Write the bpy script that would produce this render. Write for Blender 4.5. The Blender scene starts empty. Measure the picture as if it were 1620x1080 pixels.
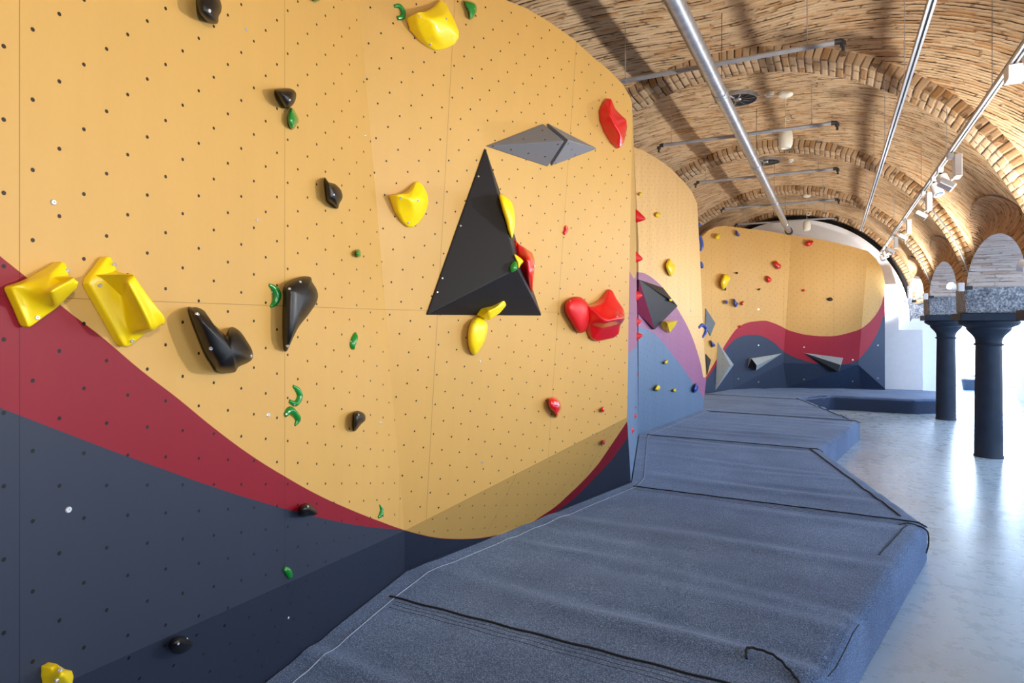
import bpy, bmesh, math, random
from mathutils import Vector, Matrix
from mathutils.bvhtree import BVHTree
random.seed(7)
SC = bpy.context.scene
COL = SC.collection

# ------------------------------------------------------------------ camera
F = 980.0; CX = 810.0; HY = 507.0; H = 1.9
TH = math.atan(508.0 / F)
FW = Vector((-math.sin(TH), math.cos(TH), 0)); RT = Vector((math.cos(TH), math.sin(TH), 0)); UP = Vector((0, 0, 1))
CAM = Vector((0, 0, H))
cd = bpy.data.cameras.new('camera'); co = bpy.data.objects.new('camera', cd); COL.objects.link(co)
co.location = CAM; co.rotation_euler = (math.pi / 2, 0, TH)
cd.sensor_width = 36; cd.lens = F / 1620 * 36; cd.shift_y = -33.0 / 1620; cd.clip_start = 0.05
SC.camera = co

# ------------------------------------------------------------------ world, exposure
w = bpy.data.worlds.new('world'); SC.world = w; w.use_nodes = True
bg = w.node_tree.nodes['Background']; bg.inputs[0].default_value = (0.80, 0.89, 1.0, 1); bg.inputs[1].default_value = 0.4
SC.view_settings.view_transform = 'Standard'; SC.view_settings.look = 'None'
SC.view_settings.exposure = -0.35; SC.view_settings.gamma = 1.0; SC.view_settings.use_curve_mapping = False

def area(name, loc, aim, size, power, color, sy=None, spread=180):
    l = bpy.data.lights.new(name, 'AREA'); l.energy = power; l.color = color; l.size = size
    if sy: l.shape = 'RECTANGLE'; l.size_y = sy
    l.spread = math.radians(spread)
    o = bpy.data.objects.new(name, l); COL.objects.link(o); o.location = loc
    o.rotation_euler = (Vector(aim) - Vector(loc)).to_track_quat('-Z', 'Y').to_euler()
    return o
def spot(name, loc, aim, power, color, angle=90, blend=.8, r=.04):
    l = bpy.data.lights.new(name, 'SPOT'); l.energy = power; l.color = color
    l.spot_size = math.radians(angle); l.spot_blend = blend; l.shadow_soft_size = r
    o = bpy.data.objects.new(name, l); COL.objects.link(o); o.location = loc
    o.rotation_euler = (Vector(aim) - Vector(loc)).to_track_quat('-Z', 'Y').to_euler()
    return o
BLUE = (0.60, 0.79, 1.0); WARM = (1.0, 0.95, 0.87); NEUT = (1.0, .96, .9)
# daylight coming in through the aisle windows and the glazed door at the end
for i, yy in enumerate((1.5, 5.2, 8.9, 12.6, 16.3)):
    area('window_daylight', (5.45, yy, 1.75), (0, yy, 0.6), 1.7, 175, BLUE, 2.2)
area('door_daylight', (3.65, 22.0, 1.5), (2.0, 10, 0.3), 2.0, 420, BLUE, 2.8)
# added fill light behind the camera
area('rear_fill', (0.4, -3.2, 2.6), (-1.5, 6, 1.6), 3.6, 14, (0.95, .97, 1.0), 2.6)
# uplights on the column imposts
for yy in (-0.6, 3.05, 6.75, 10.35, 14.0, 17.35):
    if yy < 17: spot('uplight', (1.46, yy, 2.42), (-1.6, yy + .3, 4.6), 380, WARM, 165, .6, .05)
spot('uplight', (1.42, 16.72, 2.42), (.9, 17.7, 2.9), 260, NEUT, 168, .5, .05)

# ------------------------------------------------------------------ helpers
def ray(px, py): return RT * ((px - CX) / F) + FW + UP * ((HY - py) / F)
def at_d(px, py, d): return CAM + ray(px, py) * d
def at_z(px, py, z): r = ray(px, py); return CAM + r * ((z - H) / r.z)
def at_y(px, py, y): r = ray(px, py); return CAM + r * (y / r.y)
def at_x(px, py, x): r = ray(px, py); return CAM + r * (x / r.x)
def at_p(px, py, p0, n):
    r = ray(px, py); return CAM + r * ((Vector(p0) - CAM).dot(n) / r.dot(n))

def mesh_obj(name, verts, faces, mat, parent=None, smooth=False, uvs=None, mats=None, fm=None):
    me = bpy.data.meshes.new(name); me.from_pydata([tuple(v) for v in verts], [], faces)
    for m in (mats or [mat]): me.materials.append(m)
    if fm:
        for p, k in zip(me.polygons, fm): p.material_index = k
    if uvs:
        uv = me.uv_layers.new(name='UVMap')
        for p in me.polygons:
            for li in p.loop_indices: uv.data[li].uv = uvs[me.loops[li].vertex_index]
    if smooth:
        for p in me.polygons: p.use_smooth = True
    me.update()
    o = bpy.data.objects.new(name, me); COL.objects.link(o)
    if parent: o.parent = parent; o.matrix_parent_inverse = parent.matrix_world.inverted() if False else Matrix.Translation(-parent.location)
    return o
def bm_obj(name, bm, mat, parent=None, smooth=False, recalc=True):
    if recalc: bmesh.ops.recalc_face_normals(bm, faces=bm.faces)
    me = bpy.data.meshes.new(name); bm.to_mesh(me); bm.free(); me.materials.append(mat)
    if smooth:
        for p in me.polygons: p.use_smooth = True
        if name in ('cover', 'shaft', 'capital', 'tube', 'shade', 'ceiling_rose'): me.set_sharp_from_angle(angle=.75)
    o = bpy.data.objects.new(name, me); COL.objects.link(o)
    if parent: o.parent = parent; o.matrix_parent_inverse = Matrix.Translation(-parent.location)
    return o
def tag(o, label=None, cat=None, group=None, kind=None):
    if label: o['label'] = label
    if cat: o['category'] = cat
    if group: o['group'] = group
    if kind: o['kind'] = kind
    return o
def empty(name, loc, label, cat, group=None):
    o = bpy.data.objects.new(name, None); COL.objects.link(o); o.location = loc; o.empty_display_size = .1
    return tag(o, label, cat, group)
def bevel(o, wdt, seg=2, ang=30):
    m = o.modifiers.new('bevel', 'BEVEL'); m.width = wdt; m.segments = seg; m.limit_method = 'ANGLE'; m.angle_limit = math.radians(ang)
    return o
def box(bm, x0, x1, y0, y1, z0, z1):
    v = [bm.verts.new(p) for p in ((x0,y0,z0),(x1,y0,z0),(x1,y1,z0),(x0,y1,z0),(x0,y0,z1),(x1,y0,z1),(x1,y1,z1),(x0,y1,z1))]
    for f in ((0,3,2,1),(4,5,6,7),(0,1,5,4),(1,2,6,5),(2,3,7,6),(3,0,4,7)): bm.faces.new([v[i] for i in f])
    return v
def obox(bm, c, ax, ay, az, sx, sy, sz):
    vs = []
    for k in ((-1,-1,-1),(1,-1,-1),(1,1,-1),(-1,1,-1),(-1,-1,1),(1,-1,1),(1,1,1),(-1,1,1)):
        vs.append(bm.verts.new(Vector(c) + ax*(k[0]*sx/2) + ay*(k[1]*sy/2) + az*(k[2]*sz/2)))
    for f in ((0,3,2,1),(4,5,6,7),(0,1,5,4),(1,2,6,5),(2,3,7,6),(3,0,4,7)): bm.faces.new([vs[i] for i in f])
def frame(d):
    d = Vector(d).normalized(); a = Vector((0,0,1)) if abs(d.z) < .9 else Vector((1,0,0))
    x = d.cross(a).normalized(); return x, d.cross(x).normalized(), d
def tube(bm, pts, r, n=10, cap=True):
    rs = r if isinstance(r, (list, tuple)) else [r]*len(pts); rings = []
    pts = [Vector(p) for p in pts]
    for i, p in enumerate(pts):
        d = pts[min(i+1, len(pts)-1)] - pts[max(i-1, 0)]
        x, y, _ = frame(d)
        rings.append([bm.verts.new(p + (x*math.cos(2*math.pi*k/n) + y*math.sin(2*math.pi*k/n))*rs[i]) for k in range(n)])
    for a, b in zip(rings, rings[1:]):
        for k in range(n): bm.faces.new((a[k], a[(k+1)%n], b[(k+1)%n], b[k]))
    if cap: bm.faces.new(rings[0]); bm.faces.new(rings[-1][::-1])
def lathe(bm, prof, c, n=32, axis=None, caps=True):
    c = Vector(c); x, y, d = frame(axis) if axis else (Vector((1,0,0)), Vector((0,1,0)), Vector((0,0,1)))
    rings = [[bm.verts.new(c + d*z + (x*math.cos(2*math.pi*k/n) + y*math.sin(2*math.pi*k/n))*r) for k in range(n)] for r, z in prof]
    for a, b in zip(rings, rings[1:]):
        for k in range(n): bm.faces.new((a[k], a[(k+1)%n], b[(k+1)%n], b[k]))
    if caps: bm.faces.new(rings[0][::-1]); bm.faces.new(rings[-1])
def lin(c): return tuple(((x/255)/12.92 if x/255 <= .04045 else ((x/255+.055)/1.055)**2.4) for x in c) + (1,)

# ------------------------------------------------------------------ materials
def mat(name):
    m = bpy.data.materials.new(name); m.use_nodes = True; nt = m.node_tree
    return m, nt, nt.nodes['Principled BSDF']
def N(nt, t, **kw):
    n = nt.nodes.new(t)
    for k, v in kw.items(): setattr(n, k, v)
    return n
def L(nt, a, b): nt.links.new(a, b)
def M(nt, op, a, b=None, c=None):
    n = nt.nodes.new('ShaderNodeMath'); n.operation = op
    for i, v in enumerate((a, b, c)):
        if v is None: continue
        if isinstance(v, (int, float)): n.inputs[i].default_value = v
        else: nt.links.new(v, n.inputs[i])
    return n.outputs[0]
def mixc(nt, f, a, b):
    n = nt.nodes.new('ShaderNodeMix'); n.data_type = 'RGBA'
    for s, v in ((n.inputs[0], f), (n.inputs[6], a), (n.inputs[7], b)):
        if isinstance(v, (int, float)): s.default_value = v
        elif isinstance(v, tuple): s.default_value = v
        else: nt.links.new(v, s)
    return n.outputs[2]
def noise(nt, scale, detail=3, rough=.5, vec=None, dist=0):
    n = N(nt, 'ShaderNodeTexNoise'); n.inputs['Scale'].default_value = scale; n.inputs['Detail'].default_value = detail
    n.inputs['Roughness'].default_value = rough; n.inputs['Distortion'].default_value = dist
    if vec is not None: L(nt, vec, n.inputs['Vector'])
    return n
def ramp(nt, f, stops):
    r = N(nt, 'ShaderNodeValToRGB'); e = r.color_ramp.elements
    e[0].position, e[0].color = stops[0]; e[1].position, e[1].color = stops[-1]
    for p, c in stops[1:-1]: k = e.new(p); k.color = c
    L(nt, f, r.inputs[0]); return r.outputs[0]
def bump(nt, b, h, strength, dist):
    n = N(nt, 'ShaderNodeBump'); n.inputs['Strength'].default_value = strength; n.inputs['Distance'].default_value = dist
    L(nt, h, n.inputs['Height']); L(nt, n.outputs[0], b.inputs['Normal']); return n
def simple(name, col, rough=.5, metal=0, coat=0, nz=.08, scale=8, emis=None, bmp=0):
    m, nt, b = mat(name); c = lin(col)
    tc = N(nt, 'ShaderNodeTexCoord'); n = noise(nt, scale, 4, .6, tc.outputs['Object'])
    d = tuple(x*(1-nz*2) for x in c[:3]) + (1,); e = tuple(min(1, x*(1+nz)) for x in c[:3]) + (1,)
    L(nt, ramp(nt, n.outputs[0], [(.3, d), (.7, e)]), b.inputs['Base Color'])
    b.inputs['Roughness'].default_value = rough; b.inputs['Metallic'].default_value = metal; b.inputs['Coat Weight'].default_value = coat
    b.inputs['Coat Roughness'].default_value = .12
    if bmp: bump(nt, b, n.outputs[0], bmp, .01)
    if emis: b.inputs['Emission Color'].default_value = (emis[0], emis[1], emis[2], 1); b.inputs['Emission Strength'].default_value = emis[3]
    return m
YEL = lin((186, 147, 81)); RED = lin((120, 10, 30)); DRK = lin((38, 45, 62))

def wall_mat(name, axis, lo, hi, up_pts, low_pts, jstep=1.27, joff=.35, mid=RED, bottom=DRK, top=YEL, rough=.5, streak=0, hole=.0056, patch=0):
    """painted plywood: colour fields split by two curves of height along the wall, with rows of bolt holes"""
    m, nt, b = mat(name); g = N(nt, 'ShaderNodeNewGeometry'); s = N(nt, 'ShaderNodeSeparateXYZ'); L(nt, g.outputs['Position'], s.inputs[0])
    t = M(nt, 'DIVIDE', M(nt, 'SUBTRACT', s.outputs[axis], lo), hi - lo)
    def curve(pts):
        fc = N(nt, 'ShaderNodeFloatCurve'); cm = fc.mapping; c = cm.curves[0]
        pts = sorted(((p[axis] - lo)/(hi - lo), p[2]/5.0) for p in pts)
        for i, j, e in ((0, 1, -.06), (-1, -2, .06)):
            a, b2_ = pts[i], pts[j]; g_ = (a[1]-b2_[1])/(a[0]-b2_[0]); q = (a[0]+e, a[1]+g_*e)
            pts = [q] + pts if i == 0 else pts + [q]
        pts = [(a, min(1, max(0, z))) for a, z in pts if 0 < a < 1]
        pts = [(0, pts[0][1])] + pts + [(1, pts[-1][1])]
        while len(c.points) > 2: c.points.remove(c.points[1])
        c.points[0].location = (0, pts[0][1]); c.points[1].location = (1, pts[-1][1])
        for a, z in pts:
            if .001 < a < .999: c.points.new(a, z)
        for p in c.points: p.handle_type = 'AUTO_CLAMPED'
        cm.use_clip = True; cm.update(); L(nt, t, fc.inputs['Value']); return M(nt, 'MULTIPLY', fc.outputs[0], 5.0)
    z = s.outputs[2]
    fu = M(nt, 'GREATER_THAN', z, curve(up_pts)); fl = M(nt, 'GREATER_THAN', z, curve(low_pts))
    col = mixc(nt, fu, mixc(nt, fl, bottom, mid), top)
    tc = N(nt, 'ShaderNodeTexCoord'); n1 = noise(nt, 1.1, 5, .6, tc.outputs['Object'])
    mp = N(nt, 'ShaderNodeMapping'); mp.inputs['Scale'].default_value = (9, 9, .7); L(nt, tc.outputs['Object'], mp.inputs[0])
    n2 = noise(nt, 1.0, 5, .65, mp.outputs[0]); n3 = noise(nt, 60, 3, .6, tc.outputs['Object'])
    f = M(nt, 'ADD', M(nt, 'MULTIPLY', n1.outputs[0], .16), M(nt, 'MULTIPLY', n2.outputs[0], .10 + streak))
    f = M(nt, 'ADD', f, M(nt, 'MULTIPLY', n3.outputs[0], .05)); f = M(nt, 'ADD', f, .86 - streak*.45)
    hs = N(nt, 'ShaderNodeHueSaturation'); L(nt, col, hs.inputs['Color']); L(nt, f, hs.inputs['Value']); col = hs.outputs[0]
    # bolt holes on a slanting lattice (uv in metres)
    uvn = N(nt, 'ShaderNodeUVMap'); su = N(nt, 'ShaderNodeSeparateXYZ'); L(nt, uvn.outputs[0], su.inputs[0])
    q = M(nt, 'DIVIDE', su.outputs[0], .0705); c = M(nt, 'ROUND', q); du = M(nt, 'MULTIPLY', M(nt, 'SUBTRACT', q, c), .0705)
    vv = M(nt, 'ADD', M(nt, 'SUBTRACT', su.outputs[1], M(nt, 'MULTIPLY', c, .0735)), 40.0)
    fr = M(nt, 'SUBTRACT', M(nt, 'FRACT', M(nt, 'DIVIDE', vv, .182)), .5); dv = M(nt, 'MULTIPLY', fr, .182)
    dist = M(nt, 'SQRT', M(nt, 'ADD', M(nt, 'POWER', du, 2), M(nt, 'POWER', dv, 2)))
    hf = M(nt, 'LESS_THAN', dist, hole)
    # thin butt joints between plywood sheets
    def joint(sock, step, off, wd):
        a = M(nt, 'FRACT', M(nt, 'DIVIDE', M(nt, 'ADD', sock, off + 50*step), step)); return M(nt, 'LESS_THAN', M(nt, 'MULTIPLY', a, step), wd)
    jf = M(nt, 'MAXIMUM', joint(su.outputs[0], jstep, joff, .0032), joint(su.outputs[1], 2.44, -1.96, .0022))
    hsum = M(nt, 'MAXIMUM', hf, M(nt, 'MULTIPLY', jf, .45))
    dk = N(nt, 'ShaderNodeHueSaturation'); L(nt, col, dk.inputs['Color']); dk.inputs['Value'].default_value = .04
    L(nt, mixc(nt, hsum, col, dk.outputs[0]), b.inputs['Base Color'])
    b.inputs['Roughness'].default_value = rough; b.inputs['Specular IOR Level'].default_value = .3
    hh = M(nt, 'SUBTRACT', M(nt, 'MULTIPLY', n3.outputs[0], .05), hsum); bump(nt, b, hh, .5, .004)
    return m

def brick_mat(name, c1, c2, c3, gapc, row=.05, width=.24, gapw=.16, warp=.3, dash=(.46, .6), strength=1.0, dist=.02, joints=.25):
    """rough laid bricks: rows across v, dark open joints broken up into dashes, tone changing brick by brick"""
    m, nt, b = mat(name); uvn = N(nt, 'ShaderNodeUVMap'); su = N(nt, 'ShaderNodeSeparateXYZ'); L(nt, uvn.outputs[0], su.inputs[0])
    U, V_ = su.outputs[0], su.outputs[1]
    w1 = noise(nt, 2.2, 3, .6, uvn.outputs[0]); w2 = noise(nt, 14, 3, .6, uvn.outputs[0]); fine = noise(nt, 45, 5, .75, uvn.outputs[0]); big = noise(nt, 1.1, 5, .6, uvn.outputs[0])
    r = M(nt, 'ADD', M(nt, 'DIVIDE', V_, row), M(nt, 'ADD', M(nt, 'MULTIPLY', M(nt, 'SUBTRACT', w1.outputs[0], .5), warp*1.3), M(nt, 'MULTIPLY', M(nt, 'SUBTRACT', w2.outputs[0], .5), warp*.9)))
    ri = M(nt, 'FLOOR', r); rf = M(nt, 'FRACT', r)
    wn = N(nt, 'ShaderNodeTexWhiteNoise', noise_dimensions='1D'); L(nt, ri, wn.inputs['W'])
    c = M(nt, 'ADD', M(nt, 'DIVIDE', U, width), M(nt, 'ADD', M(nt, 'MULTIPLY', wn.outputs[0], 7.3), M(nt, 'MULTIPLY', w2.outputs[0], .3)))
    ci = M(nt, 'FLOOR', c); cf = M(nt, 'FRACT', c)
    cb = N(nt, 'ShaderNodeCombineXYZ'); L(nt, ri, cb.inputs[0]); L(nt, ci, cb.inputs[1]); w3 = N(nt, 'ShaderNodeTexWhiteNoise', noise_dimensions='2D'); L(nt, cb.outputs[0], w3.inputs['Vector'])
    def edge(f, w):
        d = M(nt, 'SUBTRACT', .5, M(nt, 'ABSOLUTE', M(nt, 'SUBTRACT', f, .5)))
        k = N(nt, 'ShaderNodeMapRange'); k.interpolation_type = 'SMOOTHSTEP'; k.inputs['From Min'].default_value = w*.35; k.inputs['From Max'].default_value = w; k.inputs['To Min'].default_value = 1; k.inputs['To Max'].default_value = 0; L(nt, d, k.inputs['Value']); return k.outputs[0]
    cd2 = N(nt, 'ShaderNodeCombineXYZ'); L(nt, M(nt, 'MULTIPLY', U, 3.4), cd2.inputs[0]); L(nt, M(nt, 'MULTIPLY', V_, 13), cd2.inputs[1]); dn = noise(nt, 1.0, 3, .6, cd2.outputs[0])
    dm = N(nt, 'ShaderNodeMapRange'); dm.inputs['From Min'].default_value = dash[0]; dm.inputs['From Max'].default_value = dash[1]; L(nt, dn.outputs[0], dm.inputs['Value'])
    gap = M(nt, 'MULTIPLY', edge(rf, gapw), dm.outputs[0]); gv = M(nt, 'MULTIPLY', edge(cf, .09*.24/width), joints)
    gap = M(nt, 'MAXIMUM', gap, M(nt, 'MULTIPLY', gv, dm.outputs[0])); soft = M(nt, 'MAXIMUM', edge(rf, .3), M(nt, 'MULTIPLY', gv, .6))
    tone = ramp(nt, w3.outputs[0], [(0, lin(c1)), (.45, lin(c2)), (.8, lin(c1)), (1, lin(c3))])
    tone = mixc(nt, M(nt, 'MULTIPLY', soft, .3), tone, tuple(min(1, x*1.15) for x in lin(c2)[:3]) + (1,))
    hs = N(nt, 'ShaderNodeHueSaturation'); L(nt, tone, hs.inputs['Color']); L(nt, M(nt, 'ADD', .62, M(nt, 'ADD', M(nt, 'MULTIPLY', fine.outputs[0], .42), M(nt, 'MULTIPLY', big.outputs[0], .36))), hs.inputs['Value'])
    L(nt, mixc(nt, gap, hs.outputs[0], lin(gapc)), b.inputs['Base Color']); b.inputs['Roughness'].default_value = .92; b.inputs['Specular IOR Level'].default_value = .15
    h = M(nt, 'SUBTRACT', M(nt, 'ADD', M(nt, 'MULTIPLY', fine.outputs[0], .5), M(nt, 'MULTIPLY', w3.outputs[0], .35)), M(nt, 'ADD', gap, M(nt, 'MULTIPLY', soft, .25)))
    bump(nt, b, h, strength, dist); return m
M_vault = brick_mat('vault_brick', (204, 169, 130), (218, 188, 150), (192, 142, 92), (80, 56, 38), row=.055, width=.24, gapw=.22, dash=(.48, .60), joints=.5)
M_lun = brick_mat('side_vault_brick', (196, 156, 118), (210, 176, 140), (178, 128, 84), (74, 52, 38), row=.055, width=.22, gapw=.18, warp=.12, dash=(.42, .6), joints=.7)
M_rib = brick_mat('rib_brick', (186, 156, 122), (204, 176, 144), (168, 128, 84), (66, 50, 38), row=.075, width=.25, gapw=.12, warp=.12, dash=(.3, .6), joints=.7)
M_soffit = brick_mat('soffit_brick', (206, 184, 172), (222, 204, 194), (188, 152, 132), (104, 88, 78), row=.062, width=.3, gapw=.12, warp=.15, dash=(.42, .62), dist=.012, joints=.4)

def granite():
    m, nt, b = mat('rough_granite'); tc = N(nt, 'ShaderNodeTexCoord'); n = noise(nt, 38, 4, .7, tc.outputs['Object']); n2 = noise(nt, 9, 3, .6, tc.outputs['Object'])
    f = M(nt, 'ADD', M(nt, 'MULTIPLY', n.outputs[0], .75), M(nt, 'MULTIPLY', n2.outputs[0], .25))
    L(nt, ramp(nt, f, [(.36, lin((70, 76, 88))), (.5, lin((132, 138, 150))), (.64, lin((205, 208, 215)))]), b.inputs['Base Color'])
    b.inputs['Roughness'].default_value = .85; bump(nt, b, f, 1.0, .03); return m
M_gran = granite()
def concrete():
    m, nt, b = mat('polished_concrete'); tc = N(nt, 'ShaderNodeTexCoord'); n = noise(nt, .9, 7, .62, tc.outputs['Object'], .4); n2 = noise(nt, 7, 5, .7, tc.outputs['Object'])
    f = M(nt, 'ADD', M(nt, 'MULTIPLY', n.outputs[0], .6), M(nt, 'MULTIPLY', n2.outputs[0], .4))
    c = ramp(nt, f, [(.3, lin((148, 169, 188))), (.5, lin((158, 178, 196))), (.7, lin((168, 187, 204)))])
    sp = noise(nt, 14, 2, .5, tc.outputs['Object'], 2.0); sf = ramp(nt, sp.outputs[0], [(.70, (0,0,0,1)), (.76, (1,1,1,1))])
    L(nt, mixc(nt, M(nt, 'MULTIPLY', sf, .22), c, lin((90, 96, 106))), b.inputs['Base Color'])
    r = ramp(nt, n2.outputs[0], [(.3, (.22,)*3 + (1,)), (.7, (.36,)*3 + (1,))]); L(nt, r, b.inputs['Roughness'])
    b.inputs['Specular IOR Level'].default_value = .6; bump(nt, b, n2.outputs[0], .12, .01); return m
M_floor = concrete()
def felt():
    m, nt, b = mat('grey_felt'); g = N(nt, 'ShaderNodeNewGeometry'); p = g.outputs['Position']
    n = noise(nt, 150, 3, .8, p); n2 = noise(nt, 2.2, 4, .6, p)
    f = M(nt, 'ADD', M(nt, 'MULTIPLY', n.outputs[0], .85), M(nt, 'MULTIPLY', n2.outputs[0], .15))
    L(nt, ramp(nt, f, [(.38, lin((34, 49, 76))), (.5, lin((66, 88, 124))), (.62, lin((124, 150, 188)))]), b.inputs['Base Color'])
    b.inputs['Roughness'].default_value = 1.0; b.inputs['Specular IOR Level'].default_value = .15
    b.inputs['Sheen Weight'].default_value = .35; b.inputs['Sheen Roughness'].default_value = .5; b.inputs['Sheen Tint'].default_value = lin((190, 205, 235))
    bump(nt, b, n.outputs[0], .5, .006); return m
M_felt = felt()
M_side = simple('shaded_mat_side', (34, 50, 78), .9, nz=.08, scale=30)  # shade on the far mat's side, put into a darker colour
M_white = simple('white_plaster', (226, 230, 238), .8, nz=.02)
M_gap_shade = simple('gap_shade', (40, 38, 40), .9)
M_iron = simple('dark_painted_iron', (40, 50, 66), .6, nz=.1); M_iron.node_tree.nodes['Principled BSDF'].inputs['Specular IOR Level'].default_value = .2
M_zinc = simple('galvanised_steel', (178, 184, 194), .38, metal=.75, nz=.12, scale=14)
M_pipe = simple('grey_conduit', (165, 168, 176), .5, metal=.35)
M_fit = simple('dark_fitting', (50, 48, 48), .5)
M_track = simple('aluminium_track', (222, 226, 232), .35, metal=.4, nz=.02)
M_slot = simple('track_slot', (30, 32, 38), .5)
M_lampw = simple('white_lamp_enamel', (232, 234, 240), .4, nz=.01)
M_glass = simple('lamp_reflector', (150, 165, 185), .15, metal=.7)
M_lit = simple('lit_lamp', (255, 250, 240), .5, emis=(1, .96, .9, 40))
M_day = simple('daylight_pane', (255, 255, 255), .5, emis=(.93, .97, 1.0, 5.0))
M_frame = simple('door_frame_dark', (70, 52, 48), .6)
M_cream = simple('cream_plastic', (232, 228, 212), .4, nz=.02)
M_seam = simple('seam_cord', (24, 28, 38), .9); M_st2 = simple('dark_stitch', (46, 56, 78), .9)
M_stitch = simple('pale_stitch', (150, 165, 190), .9)
M_steel = simple('bolt_steel', (215, 218, 224), .25, metal=.6)
M_bucket = simple('bucket_plastic', (60, 72, 92), .5)
P = {'yellow': simple('yellow_hold', (238, 208, 8), .38, coat=.25, nz=.03),
     'red': simple('red_hold', (205, 8, 14), .16, coat=.7, nz=.04),
     'matte red': simple('matte_red_hold', (205, 12, 16), .5, nz=.04),
     'green': simple('green_hold', (14, 125, 42), .22, coat=.5, nz=.06),
     'black': simple('black_hold', (9, 9, 12), .42, nz=.1),
     'blue': simple('blue_hold', (22, 66, 165), .3, coat=.4, nz=.05)}
def vol_mat(name, col, rough=.55):
    m, nt, b = mat(name); tc = N(nt, 'ShaderNodeTexCoord'); uvn = N(nt, 'ShaderNodeUVMap'); n = noise(nt, 50, 3, .6, tc.outputs['Object'])
    sc = N(nt, 'ShaderNodeVectorMath', operation='SCALE'); sc.inputs['Scale'].default_value = 1/.14; L(nt, uvn.outputs[0], sc.inputs[0])
    s = N(nt, 'ShaderNodeSeparateXYZ'); L(nt, sc.outputs[0], s.inputs[0])
    fx = M(nt, 'SUBTRACT', M(nt, 'FRACT', M(nt, 'ADD', s.outputs[0], 50)), .5); fy = M(nt, 'SUBTRACT', M(nt, 'FRACT', M(nt, 'ADD', s.outputs[1], 50.3)), .5)
    d = M(nt, 'SQRT', M(nt, 'ADD', M(nt, 'POWER', fx, 2), M(nt, 'POWER', fy, 2))); hf = M(nt, 'LESS_THAN', d, .05)
    c = lin(col); a = mixc(nt, n.outputs[0], tuple(x*.85 for x in c[:3]) + (1,), c)
    L(nt, mixc(nt, hf, a, (.006, .006, .008, 1)), b.inputs['Base Color']); b.inputs['Roughness'].default_value = rough
    bump(nt, b, n.outputs[0], .15, .004); return m
V_black = vol_mat('black_textured_volume', (20, 23, 32)); V_grey = vol_mat('grey_textured_volume', (118, 124, 136)); V_light = vol_mat('light_grey_volume', (165, 178, 186)); V_mid = vol_mat('slate_volume', (92, 102, 110)); V_purple = vol_mat('crimson_volume_face', (150, 50, 84))

# ------------------------------------------------------------------ floor and room shell
def quad(name, pts, m, kind='structure', uvs=None):
    o = mesh_obj(name, pts, [tuple(range(len(pts)))], m, uvs=uvs)
    if kind: o['kind'] = kind
    return o
bm = bmesh.new(); box(bm, -4.2, 6.6, -4.0, 22.6, -.2, 0); tag(bm_obj('floor', bm, M_floor), kind='structure')
bm = bmesh.new(); box(bm, -4.2, -3.95, -4.0, 17.8, 0, 5.2); tag(bm_obj('wall_left', bm, M_white), kind='structure')

XC, ZC, RR, RW, BAY = -1.0, 1.87, 2.77, 2.87, 3.68
CY = [-0.28 + BAY*i for i in range(5)] + [18.12]       # column rows
YEND = 17.8
def zg(dy):
    t = min(1, abs(dy)/1.62); return 2.32 + .98*math.sqrt(max(0, 1 - t**2.2))
def za(dy):
    t = min(1, abs(dy)/1.48); return 2.3 + .58*math.sqrt(max(0, 1 - t*t))
def build_web(y0, y1, name):
    yc = (y0 + y1)/2 if y1 - y0 > 3.5 else y0 + BAY/2
    ny, ns = 46, 60; verts, uvs, faces = [], [], []
    for i in range(ny + 1):
        y = y0 + (y1 - y0)*i/ny; dy = y - (y0 + BAY/2); g = zg(dy)
        a1 = math.asin((g - ZC)/RW); a0 = math.pi
        lift = .06*math.sin(math.pi*min(1, max(0, (y - y0)/BAY)))
        for k in range(ns + 1):
            a = a0 + (a1 - a0)*k/ns; r = RW + lift*max(0, math.sin(a))
            verts.append((XC + r*math.cos(a), y, ZC + r*math.sin(a)))
            s = (math.pi/2 - a)*RW
            uvs.append((s*1.25, y + .82*(math.sqrt(s*s + .35) - .59)))
    for i in range(ny):
        for k in range(ns):
            a = i*(ns+1) + k; faces.append((a, a+1, a+ns+2, a+ns+1))
    tag(mesh_obj(name, verts, faces, M_vault, smooth=True, uvs=uvs), kind='structure')
    # side penetration between the groin and the arcade arch, then the arch soffit
    verts, uvs, faces = [], [], []; nk = 12
    for i in range(ny + 1):
        y = y0 + (y1 - y0)*i/ny; dy = y - (y0 + BAY/2); g = zg(dy); x0 = XC + math.sqrt(RW**2 - (g - ZC)**2)
        for k in range(nk + 1):
            t = k/nk; x = x0 + (1.62 - x0)*t + .13*math.sin(math.pi*t)*min(1, max(0, (g-2.4)/.5)); z = g + (za(dy) - g)*t**1.35
            verts.append((x, y, z)); uvs.append((t*.7, dy*1.1))
    for i in range(ny):
        for k in range(nk): a = i*(nk+1) + k; faces.append((a, a+1, a+nk+2, a+nk+1))
    tag(mesh_obj(name, verts, faces, M_lun, smooth=True, uvs=uvs), kind='structure')
    verts, uvs, faces = [], [], []; s = 0; pz = None
    for i in range(ny + 1):
        y = y0 + (y1 - y0)*i/ny; dy = y - (y0 + BAY/2); z = za(dy)
        if pz is not None: s += math.hypot(z - pz, (y1 - y0)/ny)
        pz = z
        for x in (1.62, 2.36): verts.append((x, y, z)); uvs.append((x, s))
    for i in range(ny): a = i*2; faces.append((a, a+1, a+3, a+2))
    tag(mesh_obj(name, verts, faces, M_soffit, smooth=True, uvs=uvs), kind='structure')
    # aisle side face above the arch
    verts, faces = [], []
    for i in range(ny + 1):
        y = y0 + (y1 - y0)*i/ny; dy = y - (y0 + BAY/2)
        verts += [(2.36, y, za(dy)), (2.36, y, 3.8)]
    for i in range(ny): a = i*2; faces.append((a, a+1, a+3, a+2))
    tag(mesh_obj('wall_arcade', verts, faces, M_white), kind='structure')
ys = [-3.96] + CY[:-1]
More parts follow.
